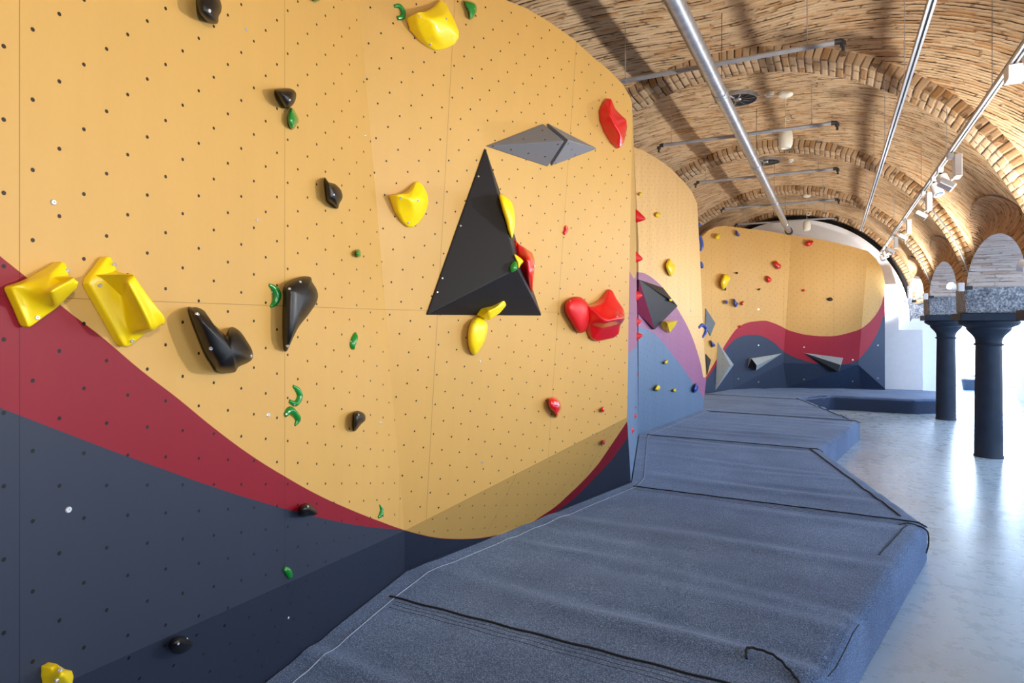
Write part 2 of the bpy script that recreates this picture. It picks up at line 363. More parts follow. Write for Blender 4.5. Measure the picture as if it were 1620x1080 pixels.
for y in ys[:-1]: build_web(y, y + BAY, 'ceiling')
build_web(CY[4], YEND, 'ceiling')
# transverse ribs
for y in CY[:-1] + [YEND - .12]:
    hw = .22 if y < 17 else .12; n = 72; verts, uvs, faces = [], [], []
    for i in range(n + 1):
        a = math.pi - (math.pi - math.asin((2.3-ZC)/RR))*i/n; s = a*RR
        for (r, yy, uu) in ((RW + .1, y-hw, .15), (RR, y-hw, 0), (RR, y+hw, -2*hw), (RW + .1, y+hw, -2*hw-.15)):
            verts.append((XC + r*math.cos(a), yy, ZC + r*math.sin(a))); uvs.append((uu, s))
    for i in range(n):
        for k in range(3): a = i*4 + k; faces.append((a, a+1, a+5, a+4))
    tag(mesh_obj('ceiling', verts, faces, M_rib, uvs=uvs), kind='structure')
# stone impost blocks on the columns, structure of the arcade
for y in CY[:-1]:
    bm = bmesh.new(); box(bm, 1.60, 2.34, y-.36, y+.36, 2.0, 2.36)
    for v in bm.verts:
        if v.co.z < 2.1: v.co.x = 1.97 + (v.co.x-1.97)*.98
    o = bm_obj('trim_1', bm, M_gran); bevel(o, .03, 2); tag(o, kind='structure')
    bm = bmesh.new(); box(bm, 1.80, 2.34, y-.3, y+.3, 2.36, 3.8); tag(bm_obj('wall_arcade', bm, M_soffit), kind='structure')
bm = bmesh.new(); box(bm, 1.60, 2.34, 17.72, 17.86, 1.93, 2.75); o = bm_obj('trim_1', bm, M_gran); bevel(o, .03); tag(o, kind='structure')
# aisle
bm = bmesh.new(); box(bm, 2.36, 6.3, -4.0, 22.4, 3.6, 3.7); tag(bm_obj('ceiling', bm, M_white), kind='structure')
bm = bmesh.new(); box(bm, 5.6, 5.9, -4.0, 22.4, 0, 3.6); tag(bm_obj('wall_right', bm, M_white), kind='structure')
for i, yy in enumerate((1.5, 5.2, 8.9, 12.6, 16.3)):
    bm = bmesh.new()
    for a in (-.85, -.02, .81): box(bm, 5.5, 5.6, yy+a, yy+a+.04, .65, 2.85)
    for a in (.65, 1.9, 2.81): box(bm, 5.5, 5.6, yy-.85, yy+.85, a, a+.04)
    o = tag(bm_obj('window_%d' % (i+1), bm, M_lampw), kind='structure')
    bm = bmesh.new(); box(bm, 5.55, 5.59, yy-.82, yy+.82, .69, 2.81); bm_obj('pane', bm, M_day, o)
# right wall pier beyond the columns
bm = bmesh.new(); box(bm, 3.96, 5.6, 17.5, 19.0, 0, 3.6); tag(bm_obj('wall_right', bm, M_white), kind='structure')
# end of aisle with bright glazed door
bm = bmesh.new(); box(bm, 2.2, 2.75, 22.2, 22.4, 0, 3.6); box(bm, 4.72, 6.3, 22.2, 22.4, 0, 3.6); box(bm, 2.75, 4.72, 22.2, 22.4, 3.2, 3.6); tag(bm_obj('wall_back', bm, M_white), kind='structure')
bm = bmesh.new()
for a in (2.75, 4.66): box(bm, a, a+.05, 22.12, 22.2, 0, 3.2)
box(bm, 2.75, 4.71, 22.12, 22.2, 3.15, 3.2); dr = tag(bm_obj('door_1', bm, M_frame), kind='structure')
bm = bmesh.new(); box(bm, 2.80, 4.66, 22.16, 22.19, 0.02, 3.15); bm_obj('pane', bm, M_day, dr)
bm = bmesh.new(); box(bm, 2.1, 2.2, 17.8, 22.4, 0, 3.6); tag(bm_obj('wall_back', bm, M_white), kind='structure')
# end wall: dark sheet behind, coloured as the shadow round the arch, white arched panel in front, white stepped blocks
bm = bmesh.new(); box(bm, -4.2, 2.2, 17.82, 18.0, 0, 5.2); tag(bm_obj('wall_end', bm, M_gap_shade), kind='structure')
bm = bmesh.new(); n = 60; R2 = 2.63
pts = [(XC + R2*math.cos(math.pi*i/n), ZC + R2*math.sin(math.pi*i/n)) for i in range(n+1)]; pts = [(2.2, 0), (2.2, 1.95), (XC+R2+.05, 1.95)] + pts + [(XC-R2, 0)]
f1 = bm.faces.new([bm.verts.new((x, 17.5, z)) for x, z in pts]); r = bmesh.ops.extrude_face_region(bm, geom=[f1])
for v in r['geom']:
    if isinstance(v, bmesh.types.BMVert): v.co.y = 17.8
tag(bm_obj('wall_end', bm, M_white), kind='structure')
bm = bmesh.new(); box(bm, 1.08, 1.36, 17.0, 17.5, 0, 2.75); tag(bm_obj('wall_end', bm, M_white), kind='structure')
bm = bmesh.new(); box(bm, 1.36, 1.83, 17.0, 17.5, 0, 1.68); tag(bm_obj('wall_end', bm, M_white), kind='structure')

# ------------------------------------------------------------------ climbing walls
Z0 = .3
P1 = at_z(640, 903, Z0); P2 = at_z(998, 762, Z0); P0 = at_z(415, 1080, Z0)
dL = (P0 - P1).normalized(); nL = Vector((0,0,1)).cross(dL); nL = nL if nL.x > 0 else -nL
pL = P1 + nL*.13
C1 = at_p(640, 839, pL, nL); nK = (P0 - P1).cross(C1 - P1).normalized(); kA = at_p(261, 1009, C1, nK)
nL = (kA - C1).cross(Vector((0, 0, 1))).normalized(); nL = nL if nL.x > 0 else -nL; pL = C1
C2 = at_p(610, 490, pL, nL)
dR = (P2 - P1).normalized(); nS = dR.cross(C1 - P1).normalized(); K2 = at_p(992, 660, C1, nS)
nR = (K2 - C1).cross(C2 - C1).normalized(); nR = nR if nR.x > 0 else -nR
C5 = C1 + (C2 - C1)*((4.02 - C1.z)/(C2.z - C1.z))
sl = (kA - C1)/(kA.y - C1.y); K0 = C1 + sl*(-1.5 - C1.y)
T0 = Vector((K0.x, -1.5, 4.02)); T0 = T0 - nL*((T0 - pL).dot(nL))
Pm = P1 + (P0 - P1)*((-1.5 - P1.y)/(P0.y - P1.y))
low = lambda p: Vector((p.x, p.y, 0.0))
topR = [at_p(x, y, C1, nR) for x, y in ((1000,163),(996,152),(985,133),(965,112),(940,92),(905,60),(880,42),(860,29),(830,12),(800,0),(765,-12),(720,-22))]
def hexwall(name, polys, m, uvf, parent, th=.09):
    """polys: list of (points, outward normal); welded sheet with thickness"""
    bm = bmesh.new(); uv = bm.loops.layers.uv.new('UVMap')
    cache = {}
    def V(p):
        k = (round(p.x, 4), round(p.y, 4), round(p.z, 4))
        if k not in cache: cache[k] = bm.verts.new(p)
        return cache[k]
    for pts, nn in polys:
        f = bm.faces.new([V(p) for p in pts]); f.normal_update()
        if f.normal.dot(nn) < 0: f.normal_flip()
        for l in f.loops: l[uv].uv = uvf(l.vert.co, f.normal)
    me = bpy.data.meshes.new(name); bm.to_mesh(me)
    bmesh.ops.triangulate(bm, faces=bm.faces); bvh = BVHTree.FromBMesh(bm); bm.free()
    me.materials.append(m); o = bpy.data.objects.new(name, me); COL.objects.link(o); o.parent = parent
    if parent: o.matrix_parent_inverse = Matrix.Translation(-parent.location)
    s = o.modifiers.new('thick', 'SOLIDIFY'); s.thickness = th; s.offset = -1
    return o, bvh
def uv_wall(co, n):
    h = Vector((0,0,1)).cross(Vector((n.x, n.y, 0))).normalized()
    return (co.dot(h), co.z)
def on_wall1(pts):
    out = []
    for x, y in pts:
        a = at_p(x, y, pL, nL) if x <= 640 else at_p(x, y, C1, nR)
        if x > 640 and a.z < C1.z + (K2.z-C1.z)*(a.y-C1.y)/(K2.y-C1.y): # below the kink: on the undercut strip
            a = at_p(x, y, C1, nS)
        out.append(a)
    return out
up1 = on_wall1([(0,405),(60,453),(110,494),(160,532),(220,583),(280,629),(340,678),(400,722),(450,753),(500,781),(550,804),(600,824),(639,838),(665,845),(690,850),(715,852),(740,852),(765,850),(790,845),(815,837),(840,826),(860,814),(880,800),(900,782),(920,763),(935,747),(950,729),(965,710),(978,690),(993,662)])
lo1 = on_wall1([(0,645),(60,668),(120,691),(180,714),(250,739),(320,764),(400,790),(480,812),(540,826),(590,834),(639,839),(665,846),(690,851),(715,853),(740,853),(765,851),(790,846),(815,838),(845,826),(870,814),(900,795),(920,777),(940,757),(955,741),(970,724),(993,692)])
hL = Vector((0,0,1)).cross(Vector((nL.x, nL.y, 0))).normalized(); jL = at_p(450, 600, pL, nL).dot(hL)
M_w1 = wall_mat('near_wall_paint', 1, -1.5, 6.2, up1, lo1, jstep=1.07, joff=-jL)
wall1 = empty('climbing_wall', (P1.x, P1.y, 0), 'huge near yellow climbing wall with crimson swoop and dark blue-grey foot, at left of the mats', 'climbing wall')
polys = [([Pm, P1, C1, K0], nL), ([K0, C1, C5, T0], nL), ([P1, P2, K2, C1], nR), ([C1, K2] + topR + [C5], nR),
         ([low(Pm), low(P1), P1, Pm], nL), ([low(P1), low(P2), P2, P1], nR)]
w1, bvh1 = hexwall('panel', polys, M_w1, uv_wall, wall1)
# end return of the near wall
Q = at_z(1010, 687, Z0); Et = topR[0]; Qt = Vector((Q.x, Q.y, 4.05)); Qt = at_d(1006, 200, (Q - CAM).dot(FW)*.985); Qt.z = Et.z
up_r = [at_d(x, y, d) for x, y, d in ((993, 440, 6.1), (999, 436, 7.2), (1007, 430, 8.5))]
lo_r = [at_d(x, y, d) for x, y, d in ((993, 552, 6.1), (999, 548, 7.2), (1007, 524, 8.5))]
PUR = lin((140, 90, 124)); DRK_SHEEN = lin((94, 118, 150)); CRE = lin((232, 196, 140))  # the blue-grey is dark foot paint with window sheen mixed into its colour
M_ret = wall_mat('return_paint', 1, 5.4, 8.7, up_r, lo_r, mid=PUR, bottom=DRK_SHEEN, top=YEL)
nRet = Vector((1, .25, 0)).normalized()
ret, bvhr = hexwall('end_panel', [([P2, Q, Qt, Et, K2], nRet), ([low(P2), low(Q), Q, P2], nRet)], M_ret, uv_wall, wall1, .05)
# second wall
S = at_z(1112, 648, Z0); d2 = (S - Q).normalized(); n2 = Vector((0,0,1)).cross(d2); n2 = n2 if n2.x > 0 else -n2
Qb = Q + d2*.02
on2 = lambda pts: [at_p(x, y, Qb + n2*.0, n2) for x, y in pts]
S2 = at_p(1117, 602, Q, n2)
edge2 = on2([(1117, 602), (1112, 520), (1108, 420), (1103, 322), (1095, 304), (1082, 287), (1068, 273), (1052, 259), (1035, 248), (1018, 238), (1003, 233)])
botL = on2([(1007, 600)])[0]
up2 = on2([(1004,432),(1008,430),(1015,431),(1025,435),(1035,442),(1047,453),(1057,466),(1067,481),(1077,497),(1087,515),(1095,533),(1103,556),(1109,577),(1114,597),(1119,628)])
lo2 = on2([(1004,520),(1010,519),(1017,519),(1027,523),(1040,532),(1052,545),(1065,562),(1078,579),(1090,596),(1102,613),(1116,634)])
M_w2 = wall_mat('second_wall_sheen_paint', 1, 8.2, 11.6, up2, lo2, mid=lin((148, 98, 134)), bottom=DRK_SHEEN, top=lin((226, 188, 130)), streak=.2, rough=.35)  # purple and blue-grey carry the window's sheen in the paint colour
wall2 = empty('climbing_wall', (Q.x, Q.y, 0), 'second climbing wall, cream over a pale purple arc and blue-grey foot with painted sheen, beyond the near wall', 'climbing wall')
poly2 = [Q, S, S2] + edge2[1:] + [Vector((Q.x, Q.y, 3.0))]
w2, bvh2 = hexwall('panel', [(poly2, n2), ([low(Q), low(S), S, Q], n2)], M_w2, uv_wall, wall2)
B0 = at_d(1104, 621, 13.75)
Rn = [Vector((-2.95, 13.6, 0)), S2]
# hidden return that closes the second wall against the end wall
e3 = edge2[3]
M_plain = simple('cream_paint', (232, 196, 140), .5, nz=.05)
hexwall('end_panel', [([low(S), Vector((-2.95, 13.6, 0)), Vector((-2.95, 13.6, e3.z)), e3, S2, S], Vector((1, 0, 0)))], M_plain, uv_wall, wall2, .05)

# end wall of climbing panels (five facets)
def D(px, py, d): return at_d(px, py, d)
b0, b1, b2, b3, b4 = D(1100,621,13.75), D(1160,614.5,14.5), D(1245,612.5,14.74), D(1362,614,14.5), D(1400,614.5,14.3)
b1t = D(1169,360,14.35)
nA = (b2 - b1).cross(b1t - b1).normalized()
m2, m3 = at_p(1239,574,b1,nA), D(1358,577,14.22)
m2 = CAM + (m2 - CAM)*.996
t2 = at_p(1252,372,b1,nA); nB = (m3 - m2).cross(t2 - m2).normalized(); t3 = at_p(1373,397,m2,nB); nC = (t3 - m3).cross(b4 - m3).normalized(); t4 = at_p(1400,446,m3,nC)
b0t = D(1098,392,13.7)
tops = {0: [D(1110,374,13.85), D(1120,365,13.95), D(1132,359,14.1), D(1147,357,14.3)],
        1: [at_p(1185,362,b1,nA), at_p(1205,364,b1,nA), at_p(1230,368,b1,nA)],
        2: [at_p(x, y, m2, nB) for x, y in ((1280,376), (1310,381), (1345,389))],
        3: [at_p(1386,409,m3,nC), at_p(1395,425,m3,nC)]}
backp = Vector((0, -1, 0))
def facet(i, a, c): return
polysB = [([b0, b1, b1t] + tops[0][::-1] + [b0t], Vector((.6, -.8, 0))),
          ([b1, m2, t2] + tops[1][::-1] + [b1t], backp), ([b1, b2, m2], backp),
          ([b2, b3, m3, m2], backp), ([m2, m3, t3] + tops[2][::-1] + [t2], backp),
          ([b4, t4] + tops[3][::-1] + [t3, m3], backp), ([b3, b4, m3], backp),
          ([low(b0), low(b1), b1, b0], backp), ([low(b1), low(b2), b2, b1], backp), ([low(b2), low(b3), b3, b2], backp), ([low(b3), low(b4), b4, b3], backp)]
backd = lambda px: 13.75 + (14.5-13.75)*min(1, max(0, (px-1100)/60)) if px < 1160 else (14.5 - .2*(px-1160)/90 if px < 1250 else 14.28 - .2*(px-1250)/120)
upb = [D(x, y, backd(x)) for x, y in ((1104,612),(1112,603),(1122,588),(1128,578),(1135,566),(1141,556),(1150,541),(1160,527),(1168,518),(1180,511),(1195,508),(1208,507),(1220,510),(1232,515),(1245,522),(1258,526),(1270,529),(1285,531),(1300,532),(1315,532),(1330,530),(1345,526),(1360,521),(1372,513),(1382,503),(1390,492),(1396,480),(1400,468))]
lob = [D(x, y, backd(x)) for x, y in ((1104,618),(1112,609),(1122,594),(1128,585),(1135,574),(1141,564),(1150,550),(1158,541),(1168,534),(1180,530),(1195,530),(1205,532),(1215,537),(1225,544),(1237,556),(1245,561),(1258,567),(1270,571),(1285,575),(1300,577),(1315,577.5),(1330,577),(1345,575),(1358,569),(1368,559),(1378,546),(1388,529),(1394,515),(1400,500))]
M_wb = wall_mat('end_wall_paint', 0, -2.9, 1.2, upb, lob, mid=lin((156, 20, 48)), bottom=lin((46, 60, 86)), top=lin((206, 162, 94)), streak=.05)
wallb = empty('climbing_wall', (b2.x, b2.y, 0), 'far climbing wall across the end of the vault, yellow over a wavy crimson band', 'climbing wall')
wb, bvhb = hexwall('panel', polysB, M_wb, uv_wall, wallb)

BV = [bvh1, bvhr, bvh2, bvhb]
def hit(px, py, only=None):
    r = ray(px, py).normalized(); best = None
    for b in (only or BV):
        loc, nn, _, dd = b.ray_cast(CAM, r)
        if loc is not None and (best is None or dd < best[2]):
            if nn.dot(r) > 0: nn = -nn
            best = (loc, nn, dd)
    return best

# ------------------------------------------------------------------ mats
def catmull(pts, k=5, closed=True):
    out = []; n = len(pts); rng = range(n) if closed else range(n-1)
    for i in rng:
        if closed: p0, p1, p2, p3 = pts[i-1], pts[i], pts[(i+1) % n], pts[(i+2) % n]
        else: p0, p1, p2, p3 = pts[max(i-1,0)], pts[i], pts[i+1], pts[min(i+2,n-1)]
        for j in range(k):
            t = j/k
            out.append(tuple(.5*((2*p1[c]) + (-p0[c]+p2[c])*t + (2*p0[c]-5*p1[c]+4*p2[c]-p3[c])*t*t + (-p0[c]+3*p1[c]-3*p2[c]+p3[c])*t**3) for c in range(len(p1))))
    if not closed: out.append(pts[-1])
    return out
def mat_slab(name, pts, label, edges, seams, ripple, side=False):
    """felt covered pad with rounded top, folded surface"""
    root = empty(name, (sum(p[0] for p in pts)/len(pts), sum(p[1] for p in pts)/len(pts), 0), label, 'crash mat', 'landing mats laid end to end along the climbing walls')
    bm = bmesh.new(); n = len(pts)
    # dense polygon outline
    top = bm.faces.new([bm.verts.new((x, y, Z0)) for x, y in pts])
    r = bmesh.ops.extrude_face_region(bm, geom=[top])
    for v in r['geom']:
        if isinstance(v, bmesh.types.BMVert): v.co.z = .004
    bmesh.ops.recalc_face_normals(bm, faces=bm.faces)
    te = []
    for e in bm.edges:
        a, b = e.verts
        if a.co.z > .2 and b.co.z > .2:
            for (p, q) in edges:
                if {(round(a.co.x,3), round(a.co.y,3)), (round(b.co.x,3), round(b.co.y,3))} == {(round(pts[p][0],3), round(pts[p][1],3)), (round(pts[q][0],3), round(pts[q][1],3))}: te.append(e)
    # vertical corner edges between bevelled sides
    for e in bm.edges:
        a, b = e.verts
        if abs(a.co.z - b.co.z) > .2:
            k = [i for i, p in enumerate(pts) if abs(p[0]-a.co.x) < 1e-3 and abs(p[1]-a.co.y) < 1e-3]
            if k and sum(k[0] in ed for ed in edges) == 2: te.append(e)
    if te: bmesh.ops.bevel(bm, geom=te, offset=.085, segments=6, profile=.55, affect='EDGES', clamp_overlap=True)
    # slice into a fine grid for folds
    xs = [p[0] for p in pts]; yy = [p[1] for p in pts]
    st = .16; y = min(yy) + st
    st = .045 if min(yy) < 8 else .07
    y = min(yy) + st
    while y < max(yy):
        bmesh.ops.bisect_plane(bm, geom=bm.verts[:] + bm.edges[:] + bm.faces[:], plane_co=(0, y, 0), plane_no=(0, 1, 0)); y += st
    x = min(xs) + .2
    while x < max(xs):
        bmesh.ops.bisect_plane(bm, geom=bm.verts[:] + bm.edges[:] + bm.faces[:], plane_co=(x, 0, 0), plane_no=(1, 0, 0)); x += .16
    rnd = random.Random(ripple); folds = []
    for k in range(9):
        folds.append((rnd.uniform(min(yy)+.25, max(yy)-.25), rnd.uniform(-2.1, .2), rnd.uniform(.5, 1.2), rnd.uniform(.05, .09), rnd.uniform(.007, .017), rnd.uniform(-.12, .04)))
    def foldz(co):
        dz = 0
        for fy, fx, fl, fw, fh, sk in folds:
            yy0 = fy + sk*(co.x - fx) + .03*math.sin(co.x*3 + fy)
            dz += fh*math.exp(-((co.y - yy0)/fw)**2)*math.exp(-((co.x - fx)/fl)**2) - .5*fh*math.exp(-((co.y - yy0 - 1.8*fw)/fw)**2)*math.exp(-((co.x - fx)/fl)**2)
        return dz - .002
    for v in bm.verts:
        if v.co.z > .2: v.co.z += foldz(v.co)
        elif v.co.z > .02 and False: pass
    cv = bm_obj('cover', bm, M_felt, root, smooth=True)
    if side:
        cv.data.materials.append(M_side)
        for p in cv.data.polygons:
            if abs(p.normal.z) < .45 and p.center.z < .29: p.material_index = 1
    for j, (s, rr, mm, nm) in enumerate(seams):
        bm = bmesh.new(); pp = []
        if len(s) in (4, 5, 6): s = catmull([tuple(q) for q in s], 6, False)
        for a, b in zip(s, s[1:]):
            k = max(2, int((Vector(b) - Vector(a)).length/.06))
            for t in range(k): pp.append(Vector(a).lerp(Vector(b), t/k))
        pp.append(Vector(s[-1])); pp = [p + Vector((0, .004*math.sin(i*1.3 + j), .0)) for i, p in enumerate(pp)]
        pp = [p + Vector((0, 0, foldz(p) if p.z > .27 else 0)) for p in pp]
        tube(bm, pp, rr, 6); bm_obj(nm, bm, mm, root)
    return root
def Z(x, y, z=Z0 + .002): return (x, y, z)
def wallx(y):
    if y < P1.y: return Pm.x + (P1.x - Pm.x)*(y - Pm.y)/(P1.y - Pm.y)
    if y < P2.y: return P1.x + (P2.x - P1.x)*(y - P1.y)/(P2.y - P1.y)
    if y < Q.y: return P2.x + (Q.x - P2.x)*(y - P2.y)/(Q.y - P2.y)
    if y < S.y: return Q.x + (S.x - Q.x)*(y - Q.y)/(S.y - Q.y)
    return S.x + (-2.95 - S.x)*(y - S.y)/(13.6 - S.y)
g = .012
def W(y): return (wallx(y) + g, y)
yA, yB, yC, yD, yE = 2.88, 5.87, 8.62, 11.35, 14.1
def seam_set(ya, yb, xa, xb):
    """dark cord at far joint, twin stitch rows and hem along wall"""
    s = []
    s.append(([Z(wallx(yb)+.10, yb-.015, Z0+.004), Z(xb-.06, yb-.02, Z0+.004), Z(xb+.0, yb-.02, Z0-.03)], .0058, M_seam, 'seam'))
    for o in (.05, .085, .12):
        s.append(([Z(wallx(yb-o)+.16, yb-o, Z0+.0), Z(xb-.10, yb-o, Z0+.0)], .0016, M_st2, 'stitching'))
    hem = [Z(wallx(ya + (yb-ya)*k/8)+.13, ya + (yb-ya)*k/8, Z0+.001) for k in range(9)]
    s.append((hem, .0026, M_stitch, 'stitching'))
    return s
mat_slab('crash_mat', [(Pm.x+g, -1.5), W(yA), (-.09, yA), (-.5, 1.3), (-.5, -1.5)], 'nearest grey felt crash mat, cut off by the bottom edge of the photo', [(2,3),(3,4)], seam_set(-1.5, yA, -.5, -.09), 3)
xB, xC, xD, xE = .66, -.11, .38, -.55
mat_slab('crash_mat', [W(yA), (P1.x+g, P1.y), W(yB), (xB, yB), (-.09, yA)], 'large grey felt crash mat in front of the near yellow wall with black triangle', [(3,4)],
    seam_set(yA, yB, -.09, xB) + [([Z(xB-.14, yB-.12), Z(xB-.38, yB-.95)], .003, M_seam, 'stitching'), ([Z(-.02, yA+.22), Z(.12, yA+.85)], .003, M_seam, 'stitching'),
    ([Z(-.36, yA+.2, Z0+.012), Z(-.36, yA+.27, Z0+.014), Z(-.26, yA+.27, Z0+.012), Z(-.16, yA+.17, Z0+.01), Z(-.10, yA+.06, Z0+.0), Z(-.06, yA+.02, Z0-.03)], .006, M_seam, 'seam'),
    ([Z(xB-.20, yB-.14), Z(xB-.12, yB-.08), Z(xB-.02, yB-.12, Z0-.02), Z(xB+.0, yB-.10, Z0-.12), Z(xB-.01, yB-.06, .08)], .006, M_seam, 'seam')], 5)
mat_slab('crash_mat', [W(yB), (P2.x+g, P2.y), (Q.x+g, Q.y), W(yC), (xC, yC), (xB, yB)], 'dull grey felt crash mat narrowing away at the end of the near yellow wall', [(4,5)],
    seam_set(yB, yC, xB, xC) + [([Z(xB-.17, yB+.10), Z(xC-.14, yC-.05)], .007, M_seam, 'seam')], 8)
mat_slab('crash_mat', [W(yC), W(yD), (xD, yD), (xC, yC)], 'bluish grey felt crash mat in front of the second cream and purple wall', [(2,3)],
    seam_set(yC, yD, xC, xD), 13)
mat_slab('crash_mat', [W(yD), (wallx(13.5)+g, 13.5), (-2.62, 13.95), (-2.5, yE), (xE, yE), (xD, yD)], 'wrinkled grey felt crash mat just before the mat under the far climbing wall', [(4,5)],
    seam_set(yD, 13.9, xD, xE)[:1] + [([Z(xD-.16, yD+.1), Z(xE-.12, yE-.05)], .007, M_seam, 'seam')], 17)
bl = lambda p: (p.x, p.y - .02)
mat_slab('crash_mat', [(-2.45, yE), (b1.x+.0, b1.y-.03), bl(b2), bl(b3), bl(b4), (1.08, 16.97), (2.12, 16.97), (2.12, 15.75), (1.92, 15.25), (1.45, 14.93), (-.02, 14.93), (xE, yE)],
    'wide blue-grey crash mat at the foot of the far climbing wall with front side darkened as shade', [(6,7),(7,8),(8,9),(9,10),(10,11)],
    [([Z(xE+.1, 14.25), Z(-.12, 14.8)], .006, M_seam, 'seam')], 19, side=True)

# ------------------------------------------------------------------ holds
def plane_at(px, py, plane=None):
    if plane: return plane
    h = hit(px, py); return h[0], h[1]
def bolt(loc, n, r, parent):
    bm = bmesh.new(); lathe(bm, [(r*1.0, -.004), (r*1.0, r*.25), (r*.8, r*.6), (r*.45, r*.6), (r*.4, r*.2)], loc, 12, axis=n); bm_obj('bolt', bm, M_steel, parent)
def finish(root, o, bolts, n, p0, bvh_o, rb):
    for bx, by, *bh in bolts:
        r = ray(bx, by).normalized(); loc, nn, _, dd = bvh_o.ray_cast(CAM, r)
        if loc is None: continue
        if nn.dot(r) > 0: nn = -nn
        bolt(loc, (nn + n*.6).normalized(), rb, root)
HOLD = 'climbing hold'
def hold(color, outline, h, label, peak=None, bolts=(), group=None, plane=None, prof=None, smooth=True, dish=0, parent=None, name='climbing_hold', rb=.006, raw=False, k=5):
    cx = sum(p[0] for p in outline)/len(outline); cy = sum(p[1] for p in outline)/len(outline)
    p0, n = plane_at(cx, cy, plane); pk = peak or (cx, cy)
    ol = outline if raw else catmull(outline, k)
    prof = prof or [(0, 0), (.015, .28), (.07, .52), (.18, .74), (.38, .91), (.68, .99)]
    bm = bmesh.new(); rings = []
    for t, hh in prof:
        rings.append([bm.verts.new(at_p(x + (pk[0]-x)*t, y + (pk[1]-y)*t, p0 + n*(hh*h - .004), n)) for x, y in ol])
    N_ = len(ol)
    for a, b in zip(rings, rings[1:]):
        for i in range(N_): bm.faces.new((a[i], a[(i+1) % N_], b[(i+1) % N_], b[i]))
    c = bm.verts.new(at_p(pk[0], pk[1], p0 + n*(h*(1-dish)), n))
    for i in range(N_): bm.faces.new((rings[-1][i], rings[-1][(i+1) % N_], c))
    bm.faces.new(rings[0][::-1]); bmesh.ops.recalc_face_normals(bm, faces=bm.faces)
    bv = BVHTree.FromBMesh(bm)
    base = p0
    if bolts:
        root = empty(name, tuple(base), label, HOLD, group); bm_obj('grip', bm, P[color], root, smooth=smooth); finish(root, None, bolts, n, p0, bv, rb)
        return root
    o = bm_obj(name, bm, P[color], None, smooth=smooth); return tag(o, label, HOLD, group)
def crescent(color, spine, rads, label, bolts=(), group=None, plane=None, flat=.75, rb=.004):
    """hold shaped like a bent claw: spine in pixels, half widths in pixels"""
    cx = sum(p[0] for p in spine)/len(spine); cy = sum(p[1] for p in spine)/len(spine); p0, n = plane_at(cx, cy, plane)
    sp = catmull([(a[0], a[1], r) for a, r in zip(spine, rads)], 6, False)
    sc = (p0 - CAM).dot(FW)/F; bm = bmesh.new(); rings = []; m = 12
    P3 = [at_p(x, y, p0, n) for x, y, _ in sp]
    for i, (x, y, r) in enumerate(sp):
        d = (P3[min(i+1, len(P3)-1)] - P3[max(i-1, 0)]).normalized(); s = n.cross(d).normalized(); rr = max(r*sc, .0012)
        wd = rr*1.0/max(.45, abs(s.normalized().dot(RT))*0 + 1)
        rings.append([bm.verts.new(P3[i] + s*wd*math.cos(a) + n*(rr*flat*1.5*max(-.1, math.sin(a)))) for a in [2*math.pi*k/m for k in range(m)]])
    for a, b in zip(rings, rings[1:]):
        for i in range(m): bm.faces.new((a[i], a[(i+1) % m], b[(i+1) % m], b[i]))
    bm.faces.new(rings[0]); bm.faces.new(rings[-1][::-1]); bmesh.ops.recalc_face_normals(bm, faces=bm.faces); bv = BVHTree.FromBMesh(bm)
    if bolts:
        root = empty('climbing_hold', tuple(p0), label, HOLD, group); bm_obj('grip', bm, P[color], root, smooth=True); finish(root, None, bolts, n, p0, bv, rb); return root
    return tag(bm_obj('climbing_hold', bm, P[color], None, smooth=True), label, HOLD, group)
def facets(name, vs, faces, outer, m, label, cat, plane=None, bev=.006, bolts=(), group=None, mats=None, fm=None, partname='shell', seat=None, rb=.006, smooth=False):
    """shell from pixel vertices with stand-off heights; outer = boundary loop skirted down to the wall"""
    cx = sum(v[0] for v in vs)/len(vs); cy = sum(v[1] for v in vs)/len(vs)
    p0, n = plane_at(*(seat or (cx, cy)), plane)
    bm = bmesh.new(); uv = bm.loops.layers.uv.new('UVMap')
    V = [bm.verts.new(at_p(x, y, p0 + n*(h), n)) for x, y, h in vs]; mi = []
    for i, f in enumerate(faces): ff = bm.faces.new([V[k] for k in f]); ff.material_index = (fm[i] if fm else 0)
    Bv = [bm.verts.new(V[k].co - n*((V[k].co - p0).dot(n) + .003)) for k in outer]
    for i in range(len(outer)):
        a, b = V[outer[i]], V[outer[(i+1) % len(outer)]]; ff = bm.faces.new((a, b, Bv[(i+1) % len(outer)], Bv[i])); ff.material_index = 0
    bm.faces.new(Bv[::-1]); bmesh.ops.recalc_face_normals(bm, faces=bm.faces)
    ux = n.cross(UP).normalized() if abs(n.z) < .95 else Vector((1,0,0))
    for f in bm.faces:
        f.normal_update(); a = UP.cross(f.normal); a = a.normalized() if a.length > .05 else ux; b = f.normal.cross(a)
        for l in f.loops: l[uv].uv = ((l.vert.co - p0).dot(a), (l.vert.co - p0).dot(b))
    tmp = bm.copy(); bmesh.ops.triangulate(tmp, faces=tmp.faces); bv = BVHTree.FromBMesh(tmp); tmp.free()
    root = empty(name, tuple(p0), label, cat, group) if bolts else None
    o = bm_obj(partname if bolts else name, bm, m if not mats else mats[0], root, recalc=False, smooth=smooth)
    if mats:
        for x in mats[1:]: o.data.materials.append(x)
    if smooth:
        me = o.data; at = me.attributes.new('crease_edge', 'FLOAT', 'EDGE')
        for i in range(len(me.edges)): at.data[i].value = .42
        ss = o.modifiers.new('soft', 'SUBSURF'); ss.levels = 3; ss.render_levels = 3
    elif bev: bevel(o, bev, 2)
    if bolts: finish(root, o, bolts, n, p0, bv, rb)
    else: tag(o, label, cat, group)
    return (root or o), bv

